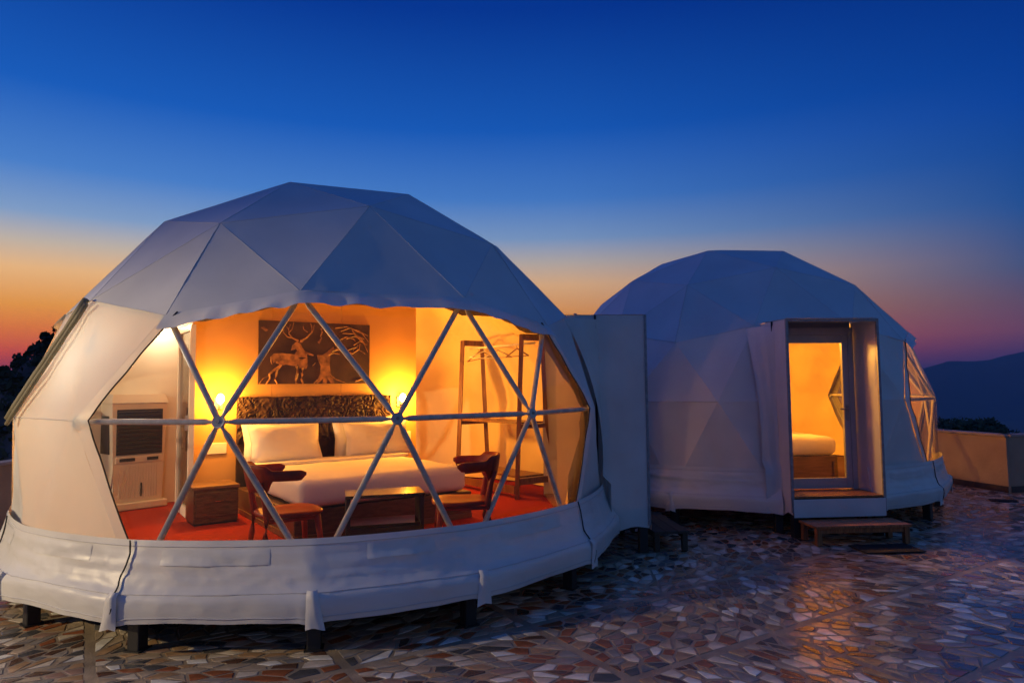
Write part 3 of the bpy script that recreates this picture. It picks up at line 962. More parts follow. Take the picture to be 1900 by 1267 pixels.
# ------------------------------------------------------------------ parapets
def parapet(label, pts, h, th, group='low terrace parapets'):
    t = thing('parapet_wall', label, 'wall', (pts[0][0], pts[0][1], 0), 0, group)
    o = Vector((pts[0][0], pts[0][1], 0))
    for (x1, y1), (x2, y2) in zip(pts[:-1], pts[1:]):
        a = Vector((x1, y1, 0)) - o; b = Vector((x2, y2, 0)) - o
        d = b - a; L_ = d.length; d.normalize(); ang = atan2(d.y, d.x); nrm_ = Vector((-d.y, d.x, 0))
        mid = (a + b) / 2 + nrm_ * (-th / 2)
        obj('wall_body', MB().box(mid + Vector((0, 0, h / 2)), (L_, th, h), ang), M_PLASTER, t)
        n = max(1, round(L_ / 1.25)); w = L_ / n
        for k in range(n):
            c = a + d * (w * (k + .5)) + nrm_ * (-th / 2)
            obj('coping_slab', MB().box(c + Vector((0, 0, h + .0225)), (w - .006, th + .05, .04), ang, bev=.005), M_COPING, t)
        n = max(1, round(L_ / .6)); w = L_ / n
        for k in range(n):
            c = a + d * (w * (k + .5)) + nrm_ * .006
            obj('skirting_tile', MB().box(c + Vector((0, 0, .055)), (w - .004, .011, .1), ang), M_SKIRTING, t)
    return t
parapet('beige plastered parapet wall lit orange beside the dome with the door', [(9.92, 3.70), (8.65, 8.3)], .90, .18)
parapet('shaded parapet wall turning away from the corner of the lit wall', [(13.4, 4.60), (9.97, 3.71)], .90, .18)
parapet('low parapet wall behind the large dome at the terrace edge', [(-4.6, 8.2), (-4.6, -2.2)][::-1], .88, .15)

# ------------------------------------------------------------------ entrance steps and mats
def entrance_step(label, loc, ang, seed, M_STEPWOOD=M_STEPWOOD):
    t = thing('wooden_step', label, 'step', loc, ang, 'wooden entrance steps')
    W, D, H = 1.12, .40, .225
    n = 3
    for k in range(n):
        w = D / n
        obj('tread_board', MB().box((w * (k + .5), 0, H - .015), (w - .006, W, .03), 0, bev=.004), M_STEPWOOD, t)
    for yy in (-W / 2 + .05, W / 2 - .05):
        for xx in (.04, D - .05):
            obj('leg', MB().box((xx, yy, (H - .03) / 2 + .004), (.06, .06, H - .038), 0, bev=.004), M_STEPWOOD, t)
    for xx in (.04, D - .05):
        obj('apron_rail', MB().box((xx, 0, H - .06), (.03, W - .17, .05), 0), M_STEPWOOD, t)
    return t
def door_point(loc, theta, door, x, y=0.0):
    a = radians(theta + door)
    return (loc[0] + x * cos(a) - y * sin(a), loc[1] + x * sin(a) + y * cos(a), 0)
entrance_step('wooden plank step below the lit glass door', door_point(D2, T2, 36, VO2 + .03, .04), radians(T2 + 36), 1)
entrance_step('dark wooden step outside the entrance of the dome with the wide window', door_point((0, 0), T1, 108, VO1 + .05), radians(T1 + 108), 2, M_DECK)
dp = door_point(D2, T2, 36, VO2 + .62, .16)
mt = obj('doormat', MB().rbox((0, 0, .017), (.36, .66, .012), .004), M_MAT, None, loc=(dp[0], dp[1], 0), rz=radians(T2 + 36))
tag(mt, 'dark rubber doormat on the paving in front of the plank step', 'doormat')
mp_ = at_z(1862, 930, 0)
pl = obj('drain_cover', MB().rbox((0, 0, .016), (.34, .2, .012), .004), M_MAT, None, loc=(mp_.x, mp_.y, 0), rz=radians(-20))
tag(pl, 'dark flat drain cover in the paving near the lit parapet', 'drain cover')

# ------------------------------------------------------------------ inside the first dome
BA = radians(38)
bu = Vector((cos(BA), sin(BA), 0)); bv = Vector((-sin(BA), cos(BA), 0))
BFL = Vector((.116, -1.673, 0))
WALLP = BFL + bv * 1.99; WALLN = -bv
wl0 = at_plane(353, 800, WALLP, WALLN); wl1 = at_plane(772, 700, WALLP, WALLN)
wlen = (wl1 - wl0).dot(bu)
wall_o = Vector((wl0.x, wl0.y, FL + .002))
def onwall(u, v):
    """pixel on the headboard wall -> local (along, height above floor)"""
    p = at_plane(u, v, WALLP, WALLN)
    return (p - wall_o).dot(bu), p.z - FL
hw = thing('headboard_wall', 'ochre panelled partition wall behind the bed in the large dome', 'partition wall', wall_o, BA)
ps = [0, .86, wlen * .62, wlen]
for k in range(3):
    a, b = ps[k], ps[k + 1]
    obj('wall_panel', MB().box(((a + b) / 2, .03, 1.3), (b - a - .003, .06, 2.6), 0), M_WALL, hw)

# painting: dark board with carved deer and tree
x0, zb = onwall(478, 713); x1, _ = onwall(684, 712); _, zt = onwall(580, 599)
PW, PH = x1 - x0, zt - zb
pc = wall_o + bu * x0 + Vector((0, 0, zb)) - bv * .002
pt = thing('wall_painting', 'dark wall panel with carved golden stag and twisted tree', 'painting', pc, BA)
obj('board', MB().box((PW / 2, -.012, PH / 2), (PW, .022, PH), 0), M_PAINTBG, pt)
def pp_(x, y):        # picture coordinates as read in the zoomed crop
    return ((x - 218) / (1362 - 218) * PW, (745 - y) / (745 - 100) * PH)
def relief(name, polys, lines, m=M_PAINTFG):
    mb = MB()
    for poly in polys:
        q = [pp_(x, y) for x, y in poly]; n = len(q)
        vs_ = [(x, -.0235, z) for x, z in q] + [(x, -.033, z) for x, z in q]
        ar = sum(q[i][0] * q[(i + 1) % n][1] - q[(i + 1) % n][0] * q[i][1] for i in range(n))
        fs_ = [tuple(range(n, 2 * n))] + [(i, (i + 1) % n, n + (i + 1) % n, n + i) for i in range(n)]
        mb.add(vs_, fs_)
    for pts_, w0, w1 in lines:
        n = len(pts_)
        P3 = [Vector((pp_(x, y)[0], -.028, pp_(x, y)[1])) for x, y in pts_]
        rs = [(w0 + (w1 - w0) * i / (n - 1)) / 1144 * PW / 2 for i in range(n)]
        mb.tube(P3, rs, 6)
    return obj(name, mb, m, pt)
relief('stag', [
    [(335, 465), (360, 435), (440, 430), (560, 440), (590, 470), (640, 490), (690, 470), (692, 560), (680, 590), (615, 585), (600, 545), (560, 560), (480, 545), (430, 560), (385, 520), (355, 530)],
    [(560, 440), (590, 470), (690, 470), (680, 420), (640, 370), (620, 330), (585, 305), (540, 345), (528, 398), (560, 392), (575, 380), (590, 400)],
    [(640, 400), (690, 415), (755, 440), (750, 452), (690, 440)],
    [(620, 285), (665, 275), (640, 315), (610, 318)]],
    [([(385, 520), (430, 550), (370, 600), (320, 645), (325, 690), (290, 745)], 34, 14),
     ([(430, 555), (395, 600), (385, 660), (375, 700), (395, 742)], 26, 14),
     ([(585, 560), (592, 640), (578, 700), (580, 742)], 34, 16),
     ([(640, 580), (640, 650), (632, 700), (648, 742)], 32, 14),
     ([(600, 300), (540, 270), (505, 230), (500, 180), (520, 130)], 18, 8),
     ([(545, 272), (490, 262), (450, 215), (435, 160)], 14, 7), ([(505, 215), (535, 180), (552, 110)], 11, 6), ([(500, 180), (475, 150)], 9, 5),
     ([(620, 300), (680, 265), (730, 210), (735, 150), (720, 110)], 18, 8), ([(685, 262), (740, 200), (760, 120)], 12, 6), ([(690, 205), (650, 175), (645, 145)], 11, 6),
     ([(335, 465), (335, 520), (345, 545)], 14, 6)])
relief('tree', [
    [(790, 445), (850, 440), (905, 400), (960, 350), (970, 380), (930, 430), (920, 520), (930, 620), (975, 740), (940, 742), (900, 690), (890, 742), (850, 742), (855, 690), (800, 742), (785, 740), (825, 640), (830, 560), (800, 490)]],
    [([(905, 440), (960, 415), (1030, 430)], 26, 10), ([(940, 400), (1010, 375), (1080, 400), (1170, 420), (1240, 370), (1250, 310)], 30, 8),
     ([(1010, 375), (950, 270), (880, 140)], 16, 8), ([(1080, 400), (1200, 350), (1310, 420)], 14, 6), ([(1040, 180), (1140, 140), (1280, 200), (1350, 290)], 16, 6),
     ([(980, 150), (1100, 130), (1240, 170), (1340, 220)], 14, 6), ([(1100, 260), (1190, 230), (1260, 250), (1320, 330)], 14, 6), ([(1160, 160), (1220, 240), (1290, 300), (1340, 400)], 12, 6),
     ([(1000, 290), (1100, 240), (1180, 260), (1230, 330), (1170, 390)], 13, 6), ([(1180, 330), (1250, 280), (1330, 320)], 11, 5), ([(1060, 200), (1180, 205), (1300, 260)], 12, 5),
     ([(920, 650), (990, 700), (1110, 742)], 22, 6), ([(800, 700), (760, 742)], 16, 8), ([(1200, 720), (1290, 690), (1360, 700)], 22, 14)])
relief('carved_leaves', [[(232, 175), (262, 165), (300, 200), (280, 215)], [(795, 305), (830, 265), (832, 290), (812, 322)], [(1130, 505), (1152, 515), (1142, 530)]],
       [([(830, 160), (842, 200), (825, 240), (838, 270)], 16, 8), ([(225, 740), (260, 690), (330, 650)], 8, 5), ([(745, 555), (775, 525)], 8, 4)])

# wall lamps
def wall_lamp(label, u, v, power):
    a, z = onwall(u, v)
    p = wall_o + bu * a + Vector((0, 0, z))
    t = thing('wall_lamp', label, 'lamp', p, BA, 'wall lamps beside the headboard')
    obj('back_plate', MB().box((0, -.012, -.02), (.09, .02, .13), 0, bev=.004), M_HUB, t)
    obj('arm', MB().tube([(0, -.02, -.06), (0, -.09, -.06), (0, -.10, -.03)], .008, 6), M_HUB, t, True)
    mb = MB(); rings, seg = 8, 14; vs_ = []
    for i in range(rings + 1):
        th = pi * i / rings
        for k in range(seg):
            vs_.append((.042 * sin(th) * cos(2 * pi * k / seg), -.10 + .042 * sin(th) * sin(2 * pi * k / seg), .03 - .058 * cos(th)))
    mb.add(vs_, [(i * seg + k, i * seg + (k + 1) % seg, (i + 1) * seg + (k + 1) % seg, (i + 1) * seg + k) for i in range(rings) for k in range(seg)])
    obj('bulb', mb, mat('warm_bulb', (1, .8, .5), .4, emit=(1.0, .55, .14), emit_strength=30), t, True)
    ld = bpy.data.lights.new('wall_lamp_light', 'POINT'); ld.energy = power; ld.color = (1.0, .40, .042); ld.shadow_soft_size = .06
    lo = bpy.data.objects.new('lamp_light', ld); COL.objects.link(lo); lo.parent = t; lo.location = (0, -.19, .03)
    return t
wall_lamp('glowing wall lamp above the nightstand next to the bathroom door', 405, 745, 66)
wall_lamp('glowing wall lamp at the wall end towards the clothes rack', 741, 742, 98)
def switch_plate(label, u0, v0, u1, v1):
    a0, z1 = onwall(u0, v0); a1, z0 = onwall(u1, v1)
    o = obj('switch_plate', MB().rbox((0, 0, 0), (a1 - a0, .014, z1 - z0), .004), M_WHITEPL, None, loc=wall_o + bu * ((a0 + a1) / 2) - bv * .008 + Vector((0, 0, (z0 + z1) / 2)), rz=BA)
    tag(o, label, 'switch plate', 'switch plates by the bed')
switch_plate('white switch plate on the wall above the nightstand', 378, 823, 420, 841)
switch_plate('white switch plate on the wall past the right pillows', 742, 801, 762, 819)

# bed
bc = BFL + bu * .925 + bv * .95
bed = thing('bed', 'double bed with dark carved headboard in the large dome', 'bed', (bc.x, bc.y, FL + .001), BA)
obj('base', MB().box((0, 0, .135), (1.85, 1.88, .27), 0, bev=.008), M_DARKWOOD, bed)
obj('plinth_strip', MB().box((0, -.947, .028), (1.84, .012, .05), 0), M_BEDWOOD, bed)
obj('side_strip', MB().box((-.932, 0, .028), (.012, 1.85, .05), 0), M_BEDWOOD, bed)
obj('mattress', MB().rbox((0, -.02, .37), (1.66, 1.78, .20), .05, seg=3), M_LINEN, bed, True)
# carved headboard relief
hb_m = mat('carved_headboard', (.040, .020, .009), .62, var=.45, var_scale=7, bump=.2, bump_scale=18, spec=.25)
mb = MB(); nx, nz = 150, 70; HW, HH = 1.87, 1.26
vs_ = []
for i in range(nx + 1):
    for k in range(nz + 1):
        x, z = -HW / 2 + HW * i / nx, HH * k / nz
        up = max(0, min(1, (z - .72) / .08))
        w = Vector((x * 3.2, z * 3.2, 1.0))
        cell = noise.voronoi(Vector((x * 6 + .25 * noise.noise(w * 2), z * 6, 2)))[0]
        ridge = abs(noise.noise(Vector((x * 7, z * 7, 4)))) * 2
        rel = up * (.022 * min(1, max(0, (cell[1] - cell[0]) * 1.6)) + .008 * math.sin(ridge * 12))
        edge = 1 if 0 < i < nx and 0 < k < nz else 0
        zz = z + (.02 * noise.noise(Vector((x * 5, 0, 3))) if k == nz else 0)
        vs_.append((x, .985 - .02 - rel * edge, zz))
mb.add(vs_, [(i * (nz + 1) + k, (i + 1) * (nz + 1) + k, (i + 1) * (nz + 1) + k + 1, i * (nz + 1) + k + 1) for i in range(nx) for k in range(nz)])
mb.box((0, .997, HH / 2 - .004), (HW - .002, .03, HH - .012), 0)
obj('headboard', mb, hb_m, bed)

def cloth_block(sx, sy, sz, r, amp, seed, n=34, m=8):
    """soft rounded block with folds: duvet or bolster, origin at the middle of its underside"""
    bm = bmesh.new()
    bmesh.ops.create_cube(bm, size=1)
    bmesh.ops.scale(bm, vec=(sx, sy, sz), verts=bm.verts)
    bmesh.ops.bevel(bm, geom=bm.edges[:], offset=r, segments=4, profile=.5, affect='EDGES')
    bmesh.ops.subdivide_edges(bm, edges=[e for e in bm.edges if e.calc_length() > .12], cuts=14, use_grid_fill=True)
    for v in bm.verts:
        p = v.co
        hang = max(0, -p.z / sz + .2)
        d = amp * fbm(p, 2.2, seed) + amp * .5 * fbm(p, 7, seed + 2)
        fold = amp * 1.0 * hang * math.sin((p.x + p.y) * 16 + 3 * fbm(p, 1.5, seed))
        n_ = p.normalized()
        v.co = p + Vector((n_.x * (d * .6 + fold), n_.y * (d * .6 + fold), d))
    bmesh.ops.translate(bm, vec=(0, 0, sz / 2), verts=bm.verts)
    me = bpy.data.meshes.new('cloth'); bm.to_mesh(me); bm.free()
    me.polygons.foreach_set('use_smooth', [True] * len(me.polygons))
    me.materials.append(M_LINEN)
    return me
dc_ = bc + bu * -.01 + bv * -.19
dv = obj('duvet', cloth_block(1.74, 1.56, .25, .075, .010, 4), None, None, loc=(dc_.x, dc_.y, FL + .285), rz=BA)
tag(dv, 'white duvet spread over the bed with the carved headboard', 'duvet')
fd = bc + bv * .50
fo = obj('folded_sheet', cloth_block(1.76, .26, .035, .014, .006, 6), None, None, loc=(fd.x, fd.y, FL + .530), rz=BA)
tag(fo, 'folded band of white sheet across the bed below the pillows', 'sheet')
def pillow_mesh(w, h, t, seed):
    mb = MB(); n = 22
    for s in (-1, 1):
        vs_ = []
        for i in range(n + 1):
            for k in range(n + 1):
                x, y = -1 + 2 * i / n, -1 + 2 * k / n
                th = max(0, (1 - abs(x) ** 3.2)) ** .55 * max(0, (1 - abs(y) ** 3.2)) ** .55
                pin = 1 - .07 * (1 - abs(x)) * abs(y) ** 2 - 0.0
                pin2 = 1 - .07 * (1 - abs(y)) * abs(x) ** 2
                wr = .012 * fbm((x * 1.2, y * 1.2, s), 2.4, seed)
                vs_.append((x * w / 2 * pin2, s * (t / 2 * th + .004) + wr * th, h / 2 + y * h / 2 * pin))
        fs_ = [(i * (n + 1) + k, (i + 1) * (n + 1) + k, (i + 1) * (n + 1) + k + 1, i * (n + 1) + k + 1) for i in range(n) for k in range(n)]
        if s == 1: fs_ = [f[::-1] for f in fs_]
        mb.add(vs_, fs_)
    return mb
def pillow(label, x, y, z, tilt, yaw, w, h, seed):
    p = bc + bu * x + bv * y
    o = obj('pillow', pillow_mesh(w, h, .17, seed), M_LINEN, None, True, loc=(p.x, p.y, FL + z))
    o.rotation_euler = (Matrix.Rotation(BA + yaw, 4, 'Z') @ Matrix.Rotation(-tilt, 4, 'X')).to_euler()
    tag(o, label, 'pillow', 'pillows on the bed')
pillow('front white pillow leaning at the nightstand side of the bed', -.49, .58, .545, radians(20), radians(2), .80, .43, 1)
pillow('rear white pillow behind another one at the nightstand side of the bed', -.52, .765, .50, radians(13), 0, .80, .50, 2)
pillow('front white pillow leaning at the clothes rack side of the bed', .60, .59, .545, radians(20), radians(-3), .82, .42, 3)
pillow('rear white pillow behind another one at the clothes rack side of the bed', .54, .765, .50, radians(12), 0, .86, .50, 4)

# nightstands
def nightstand(label, p, rz):
    t = thing('nightstand', label, 'nightstand', (p.x, p.y, FL + .001), rz, 'nightstands beside the bed')
    obj('cabinet', MB().box((0, 0, .185), (.42, .38, .33), 0), M_DARKWOOD, t)
    obj('top', MB().box((0, 0, .366), (.45, .41, .03), 0, bev=.004), M_BEDWOOD, t)
    dr = obj('drawer_front', MB().box((0, -.196, .20), (.39, .012, .24), 0, bev=.003), M_DARKWOOD, t)
    obj('handle', MB().box((.02, -.210, .23), (.07, .012, .012), 0), mat('brass', (.6, .45, .2), .25, metal=1), dr)
    obj('plinth', MB().box((0, 0, .01), (.40, .36, .02), 0), M_BLACK, t)
nf = (at_z(367, 974, FL) + at_z(442, 970, FL)) / 2
nightstand('dark wooden nightstand between the bed and the bathroom door', nf + bv * .2 - bu * .02, BA)
nightstand('dark wooden nightstand on the clothes rack side of the bed', bc + bu * 1.19 + bv * .76, BA)

# coffee table
ct = thing('coffee_table', 'low black glass-topped coffee table with shelf between two chairs', 'coffee table', (.92, -1.74, FL + .001), radians(17))
obj('tabletop', MB().box((0, 0, .445), (.66, .38, .025), 0, bev=.004), M_BLACKGLASS, ct)
for s in (-1, 1):
    obj('side_panel', MB().box((s * .305, 0, .216), (.035, .36, .432), 0, bev=.003), M_BLACK, ct)
obj('shelf', MB().box((0, 0, .20), (.574, .34, .022), 0), M_BLACKGLASS, ct)
obj('bottom_rail', MB().box((0, .12, .06), (.574, .03, .08), 0), M_BLACK, ct)
obj('front_rail', MB().box((0, -.16, .16), (.574, .02, .05), 0), M_BLACK, ct)

# chairs
def wooden_chair(label, x, y, rz):
    t = thing('wooden_chair', label, 'chair', (x, y, FL + .001), rz, 'red brown wooden chairs by the window')   # local +x = facing
    pts_ = []
    for k in range(28):
        a = 2 * pi * k / 28
        ex = .235 * (abs(cos(a)) ** .62) * (1 if cos(a) > 0 else -1); ey = .235 * (abs(sin(a)) ** .62) * (1 if sin(a) > 0 else -1)
        if ex < 0: ey *= .88
        pts_.append((ex, ey))
    bm = bmesh.new(); n = 28
    lay = [(.90, .412), (1.0, .424), (1.0, .438), (.95, .447), (.6, .440), (.2, .434)]
    rings_ = [[bm.verts.new((px * s, py * s, z + .012 * (1 if px > .15 else 0) * 0)) for px, py in pts_] for s, z in lay]
    for a in range(len(rings_) - 1):
        for k in range(n): bm.faces.new((rings_[a][k], rings_[a][(k + 1) % n], rings_[a + 1][(k + 1) % n], rings_[a + 1][k]))
    bm.faces.new(rings_[0][::-1]); bm.faces.new(rings_[-1])
    me = bpy.data.meshes.new('seat'); bm.to_mesh(me); bm.free(); me.materials.append(M_CHAIRWOOD)
    me.polygons.foreach_set('use_smooth', [True] * len(me.polygons))
    obj('seat', me, None, t)
    for s in (-1, 1):
        obj('leg', MB().tube([(.195, s * .20, 0.002), (.185, s * .185, .25), (.165, s * .165, .42)], [.014, .022, .026], 10), M_CHAIRWOOD, t, True)
        obj('leg', MB().tube([(-.255, s * .195, 0.002), (-.215, s * .19, .28), (-.20, s * .185, .43), (-.225, s * .19, .58), (-.255, s * .195, .68)],
                             [.015, .022, .027, .022, .020], 10), M_CHAIRWOOD, t, True)
        obj('side_rail', MB().tube([(-.2, s * .175, .395), (.17, s * .165, .395)], .016, 8), M_CHAIRWOOD, t, True)
    # wrap-around back that narrows into short arms
    mb = MB(); n = 44; vs_ = []; prof_n = 10
    for i in range(n + 1):
        u = -1 + 2 * i / n
        a = u * radians(88)
        cx = -.03 - .265 * cos(a) * (1 if abs(u) < .8 else 1); cyy = .275 * sin(a)
        if abs(u) > .72: cx += (abs(u) - .72) * .30
        e = abs(u)
        f_ = max(0, min(1, (e - .50) / .14)); f_ = f_ * f_ * (3 - 2 * f_)
        hgt = .205 * (1 - f_) + .078 * f_
        if e > .93: hgt *= sqrt(max(.05, 1 - ((e - .93) / .07) ** 2 * .9))
        zc_ = .695 + (.205 - hgt) * .22 + .012 * (1 - e)
        th = .016 + .006 * e
        nr_ = Vector((-cos(a), sin(a), 0)).normalized()
        for k in range(prof_n):
            b = 2 * pi * k / prof_n
            sx = abs(cos(b)) ** .6 * (1 if cos(b) > 0 else -1); sz = abs(sin(b)) ** .6 * (1 if sin(b) > 0 else -1)
            lean = .18 * sz * hgt / 2
            vs_.append(Vector((cx, cyy, zc_ + sz * hgt / 2)) + nr_ * (sx * th + lean))
    fs_ = [(i * prof_n + k, i * prof_n + (k + 1) % prof_n, (i + 1) * prof_n + (k + 1) % prof_n, (i + 1) * prof_n + k) for i in range(n) for k in range(prof_n)]
    fs_ += [tuple(range(prof_n))[::-1], tuple(n * prof_n + k for k in range(prof_n))]
    mb.add(vs_, fs_)
    obj('backrest', mb, M_CHAIRWOOD, t, True)
wooden_chair('red-brown wooden chair facing the coffee table from the nightstand side', .36, -2.50, radians(36))
wooden_chair('red-brown wooden chair facing the coffee table from the clothes rack side', 1.62, -2.06, radians(190))

# clothes rack
rk = Vector((2.011, .568, 0)); re_ = Vector((-.63, .777, 0)); rd2 = Vector((.777, .63, 0))
rack = thing('clothes_rack', 'open wooden clothes rack with rod and shelf against the tent lining', 'clothes rack', (rk.x, rk.y, FL + .001), atan2(re_.y, re_.x))
# local x runs along the rod (away from the camera), local -y is towards the lining
RL, RD, RH = 1.32, .52, 1.98
for x in (0, RL):
    for y0, y1 in ((.0, -.10), (-RD, -RD + .10)):
        obj('post', MB().tube([(x, y0, .002), (x, y1, RH)], .036, 4), M_RACKWOOD, rack)
    obj('top_rail', MB().box((x, -RD / 2, RH - .03), (.055, RD - .20, .075), 0), M_RACKWOOD, rack)
    obj('bottom_rail', MB().box((x, -RD / 2, .20), (.05, RD - .06, .075), 0), M_RACKWOOD, rack)
    obj('shelf_bracket', MB().box((x, -RD / 2, .86), (.04, RD - .10, .05), 0), M_RACKWOOD, rack)
obj('rod', MB().tube([(-.05, -RD / 2, RH - .10), (RL + .05, -RD / 2, RH - .10)], .014, 10), M_STEEL, rack, True)
obj('shelf', MB().box((RL / 2, -RD / 2, .90), (RL - .04, RD - .12, .022), 0), M_RACKWOOD, rack)
obj('bottom_shelf', MB().box((RL / 2, -RD / 2, .25), (RL - .06, RD - .1, .022), 0), M_RACKWOOD, rack)
obj('front_rail', MB().box((RL / 2, -.01, .10), (RL - .1, .03, .09), 0), M_RACKWOOD, rack)
Mr = Matrix.Translation((rk.x, rk.y, FL)) @ Matrix.Rotation(atan2(re_.y, re_.x), 4, 'Z')
HL = ['slanted dark clothes hanger at the far end of the rack rod', 'thin clothes hanger beside the slanted one at the far rod end', 'clothes hanger at the middle of the rack rod', 'clothes hanger turned edge-on at the near end of the rod']
for q, (x, yaw, roll) in enumerate(((1.16, 40, 12), (1.02, 62, -4), (.72, 75, 2), (.30, 8, 0))):
    p = Mr @ Vector((x, -RD / 2, RH - .10))
    mb = MB().tube([(.0, 0, .012), (.018, 0, .0), (.012, 0, -.03), (0, 0, -.05)], .003, 5)
    mb.tube([(-.20, 0, -.15), (-.1, 0, -.10), (0, 0, -.05), (.1, 0, -.10), (.20, 0, -.15)], .009, 6)
    mb.tube([(-.20, 0, -.15), (.20, 0, -.15)], .006, 6)
    o = obj('clothes_hanger', mb, M_RACKWOOD if q in (0, 3) else M_WHITEPL, None, True, loc=p)
    o.rotation_euler = (0, radians(roll), atan2(re_.y, re_.x) + radians(yaw))
    tag(o, HL[q], 'hanger', 'hangers on the clothes rack')

# air cooler
ca, cb = at_z(206, 951, FL), at_z(303, 938, FL)
cd = (cb - ca); cw = .60; cang = atan2(cd.y, cd.x)
ci = Vector((-sin(cang), cos(cang), 0))
cp = (ca + cb) / 2 + ci * .21
CH = 1.30
ac = thing('air_cooler', 'tall cream air cooler with dark louvred grille on a white tray', 'air cooler', (cp.x, cp.y, FL + .001), cang)
wd = cd.length
mb = MB()
def taper_box(mb, w0, w1, d0, d1, z0, z1):
    vs_ = [(sx * w / 2, sy * d / 2, z) for w, d, z in ((w0, d0, z0), (w1, d1, z1)) for sx, sy in ((-1, -1), (1, -1), (1, 1), (-1, 1))]
    mb.add(vs_, [(0, 3, 2, 1), (4, 5, 6, 7), (0, 1, 5, 4), (1, 2, 6, 5), (2, 3, 7, 6), (3, 0, 4, 7)])
taper_box(mb, wd * .93, wd * 1.06, .40, .42, .09, CH - .10)
body = obj('body', mb, M_COOLER, ac)
mb = MB(); taper_box(mb, wd * 1.10, wd * 1.0, .45, .36, CH - .097, CH)
obj('lid', mb, M_COOLER, ac)
gz0, gz1 = .62, 1.13
obj('grille_recess', MB().box((0, -.214, (gz0 + gz1) / 2), (wd * .88, .012, gz1 - gz0), 0), M_COOLERD, ac)
for k in range(11):
    obj('louvre', MB().box((0, -.226, gz0 + .03 + k * (gz1 - gz0 - .06) / 10), (wd * .85, .014, .012), 0, M=Matrix.Rotation(.5, 4, 'X')), mat('louvre_plastic', (.035, .03, .026), .4), ac)
obj('control_panel', MB().box((0, -.215, .565), (wd * .90, .014, .075), 0, bev=.004), M_COOLER, ac)
for xx, ww in ((-.13, .16), (.14, .12)):
    obj('control', MB().box((xx, -.226, .565), (ww, .012, .035), 0), M_COOLERD, ac)
for k in range(15):
    obj('front_rib', MB().box((-wd * .36 + k * wd * .0515, -.203, .31), (.008, .008, .36), 0), M_COOLER, ac)
obj('water_gauge', MB().box((0.03, -.207, .22), (.012, .016, .15), 0), M_COOLERD, ac)
for k in range(2):
    obj('side_vent', MB().box((-wd * .5 - .006, .02, .86), (.012, .26, .46), 0) if k == 0 else MB().box((wd * .5 + .006, .02, .86), (.012, .26, .46), 0), M_COOLERD, ac)
obj('tray', MB().rbox((0, 0, .045), (wd * 1.12, .50, .085), .012), M_COOLER, ac)

# bathroom doorway at the end of the headboard wall
bd0 = wall_o + bu * -.035 + bv * .0
bdv = (at_z(322, 936, FL) - at_z(351, 961, FL)); bang = atan2(bdv.y, bdv.x)
bdl = .80
door_o = wall_o - bu * .03 - bv * .22
bd = thing('bathroom_door', 'white framed glass bathroom door at the end of the headboard wall', 'door', (door_o.x, door_o.y, FL + .001), bang)
fr = MB()
for x in (.03, bdl - .03): fr.box((x, 0, 1.02), (.06, .05, 2.04), 0)
fr.box((bdl / 2, 0, 2.01), (bdl - .122, .046, .06), 0); fr.box((bdl / 2, 0, .05), (bdl - .122, .046, .10), 0)
obj('frame', fr, M_WHITEPL, bd)
obj('pane', MB().box((bdl / 2, 0, 1.04), (bdl - .122, .008, 1.88), 0), M_GLASS, bd)
obj('handle', MB().box((.03, .045, 1.0), (.02, .03, .16), 0), M_HUB, bd)
bw = thing('bathroom_wall', 'pale bathroom partition wall behind the glass door', 'partition wall', (wall_o.x - bu.x * .9 + bv.x * 1.15, wall_o.y - bu.y * .9 + bv.y * 1.15, FL + .001), BA)
obj('wall_panel', MB().box((.9, 0, 1.15), (1.8, .05, 2.3), 0), mat('pale_wall', (.66, .62, .55), .7, var=.05), bw)
bl = thing('bathroom_lamp', 'bright bare bulb lighting the bathroom behind the glass door', 'lamp', (wall_o.x - bu.x * .15 + bv.x * .95, wall_o.y - bu.y * .15 + bv.y * .95, FL + 2.15), BA)
obj('holder', MB().tube([(0, .175, .0), (0, .08, .0)], .02, 10), M_WHITEPL, bl, True)
mb = MB(); seg, rings = 12, 8
mb.add([(.035 * sin(pi * i / rings) * cos(2 * pi * k / seg), .045 - .040 * cos(pi * i / rings), .035 * sin(pi * i / rings) * sin(2 * pi * k / seg)) for i in range(rings + 1) for k in range(seg)],
       [(i * seg + k, (i + 1) * seg + k, (i + 1) * seg + (k + 1) % seg, i * seg + (k + 1) % seg) for i in range(rings) for k in range(seg)])
obj('bulb', mb, mat('white_bulb', (1, .95, .85), .4, emit=(1.0, .84, .6), emit_strength=25), bl, True)
ld = bpy.data.lights.new('bathroom_light', 'POINT'); ld.energy = 20; ld.color = (1.0, .78, .48); ld.shadow_soft_size = .06
lo = bpy.data.objects.new('lamp_light', ld); COL.objects.link(lo); lo.parent = bl; lo.location = (0, -.05, 0)
# pendant that makes the unlined side panel of the first dome glow
pd_ = ray(240, 672); pd_ = Vector(CAM) + pd_ * 5.75
pn = thing('pendant_lamp', 'pendant bulb hanging behind the glowing side panel of the large dome', 'lamp', pd_, 0)
obj('cord', MB().tube([(0, 0, .06), (0, 0, sqrt(8.3 - pd_.x ** 2 - pd_.y ** 2) + ZC - pd_.z)], .005, 6), M_ZIP, pn)
obj('holder', MB().tube([(0, 0, .03), (0, 0, .09)], .02, 10), M_WHITEPL, pn, True)
mb = MB(); seg, rings = 12, 8
mb.add([(.035 * sin(pi * i / rings) * cos(2 * pi * k / seg), .035 * sin(pi * i / rings) * sin(2 * pi * k / seg), .045 * cos(pi * i / rings)) for i in range(rings + 1) for k in range(seg)],
       [(i * seg + k, (i + 1) * seg + k, (i + 1) * seg + (k + 1) % seg, i * seg + (k + 1) % seg) for i in range(rings) for k in range(seg)])
obj('bulb', mb, MATS['white_bulb'], pn, True)
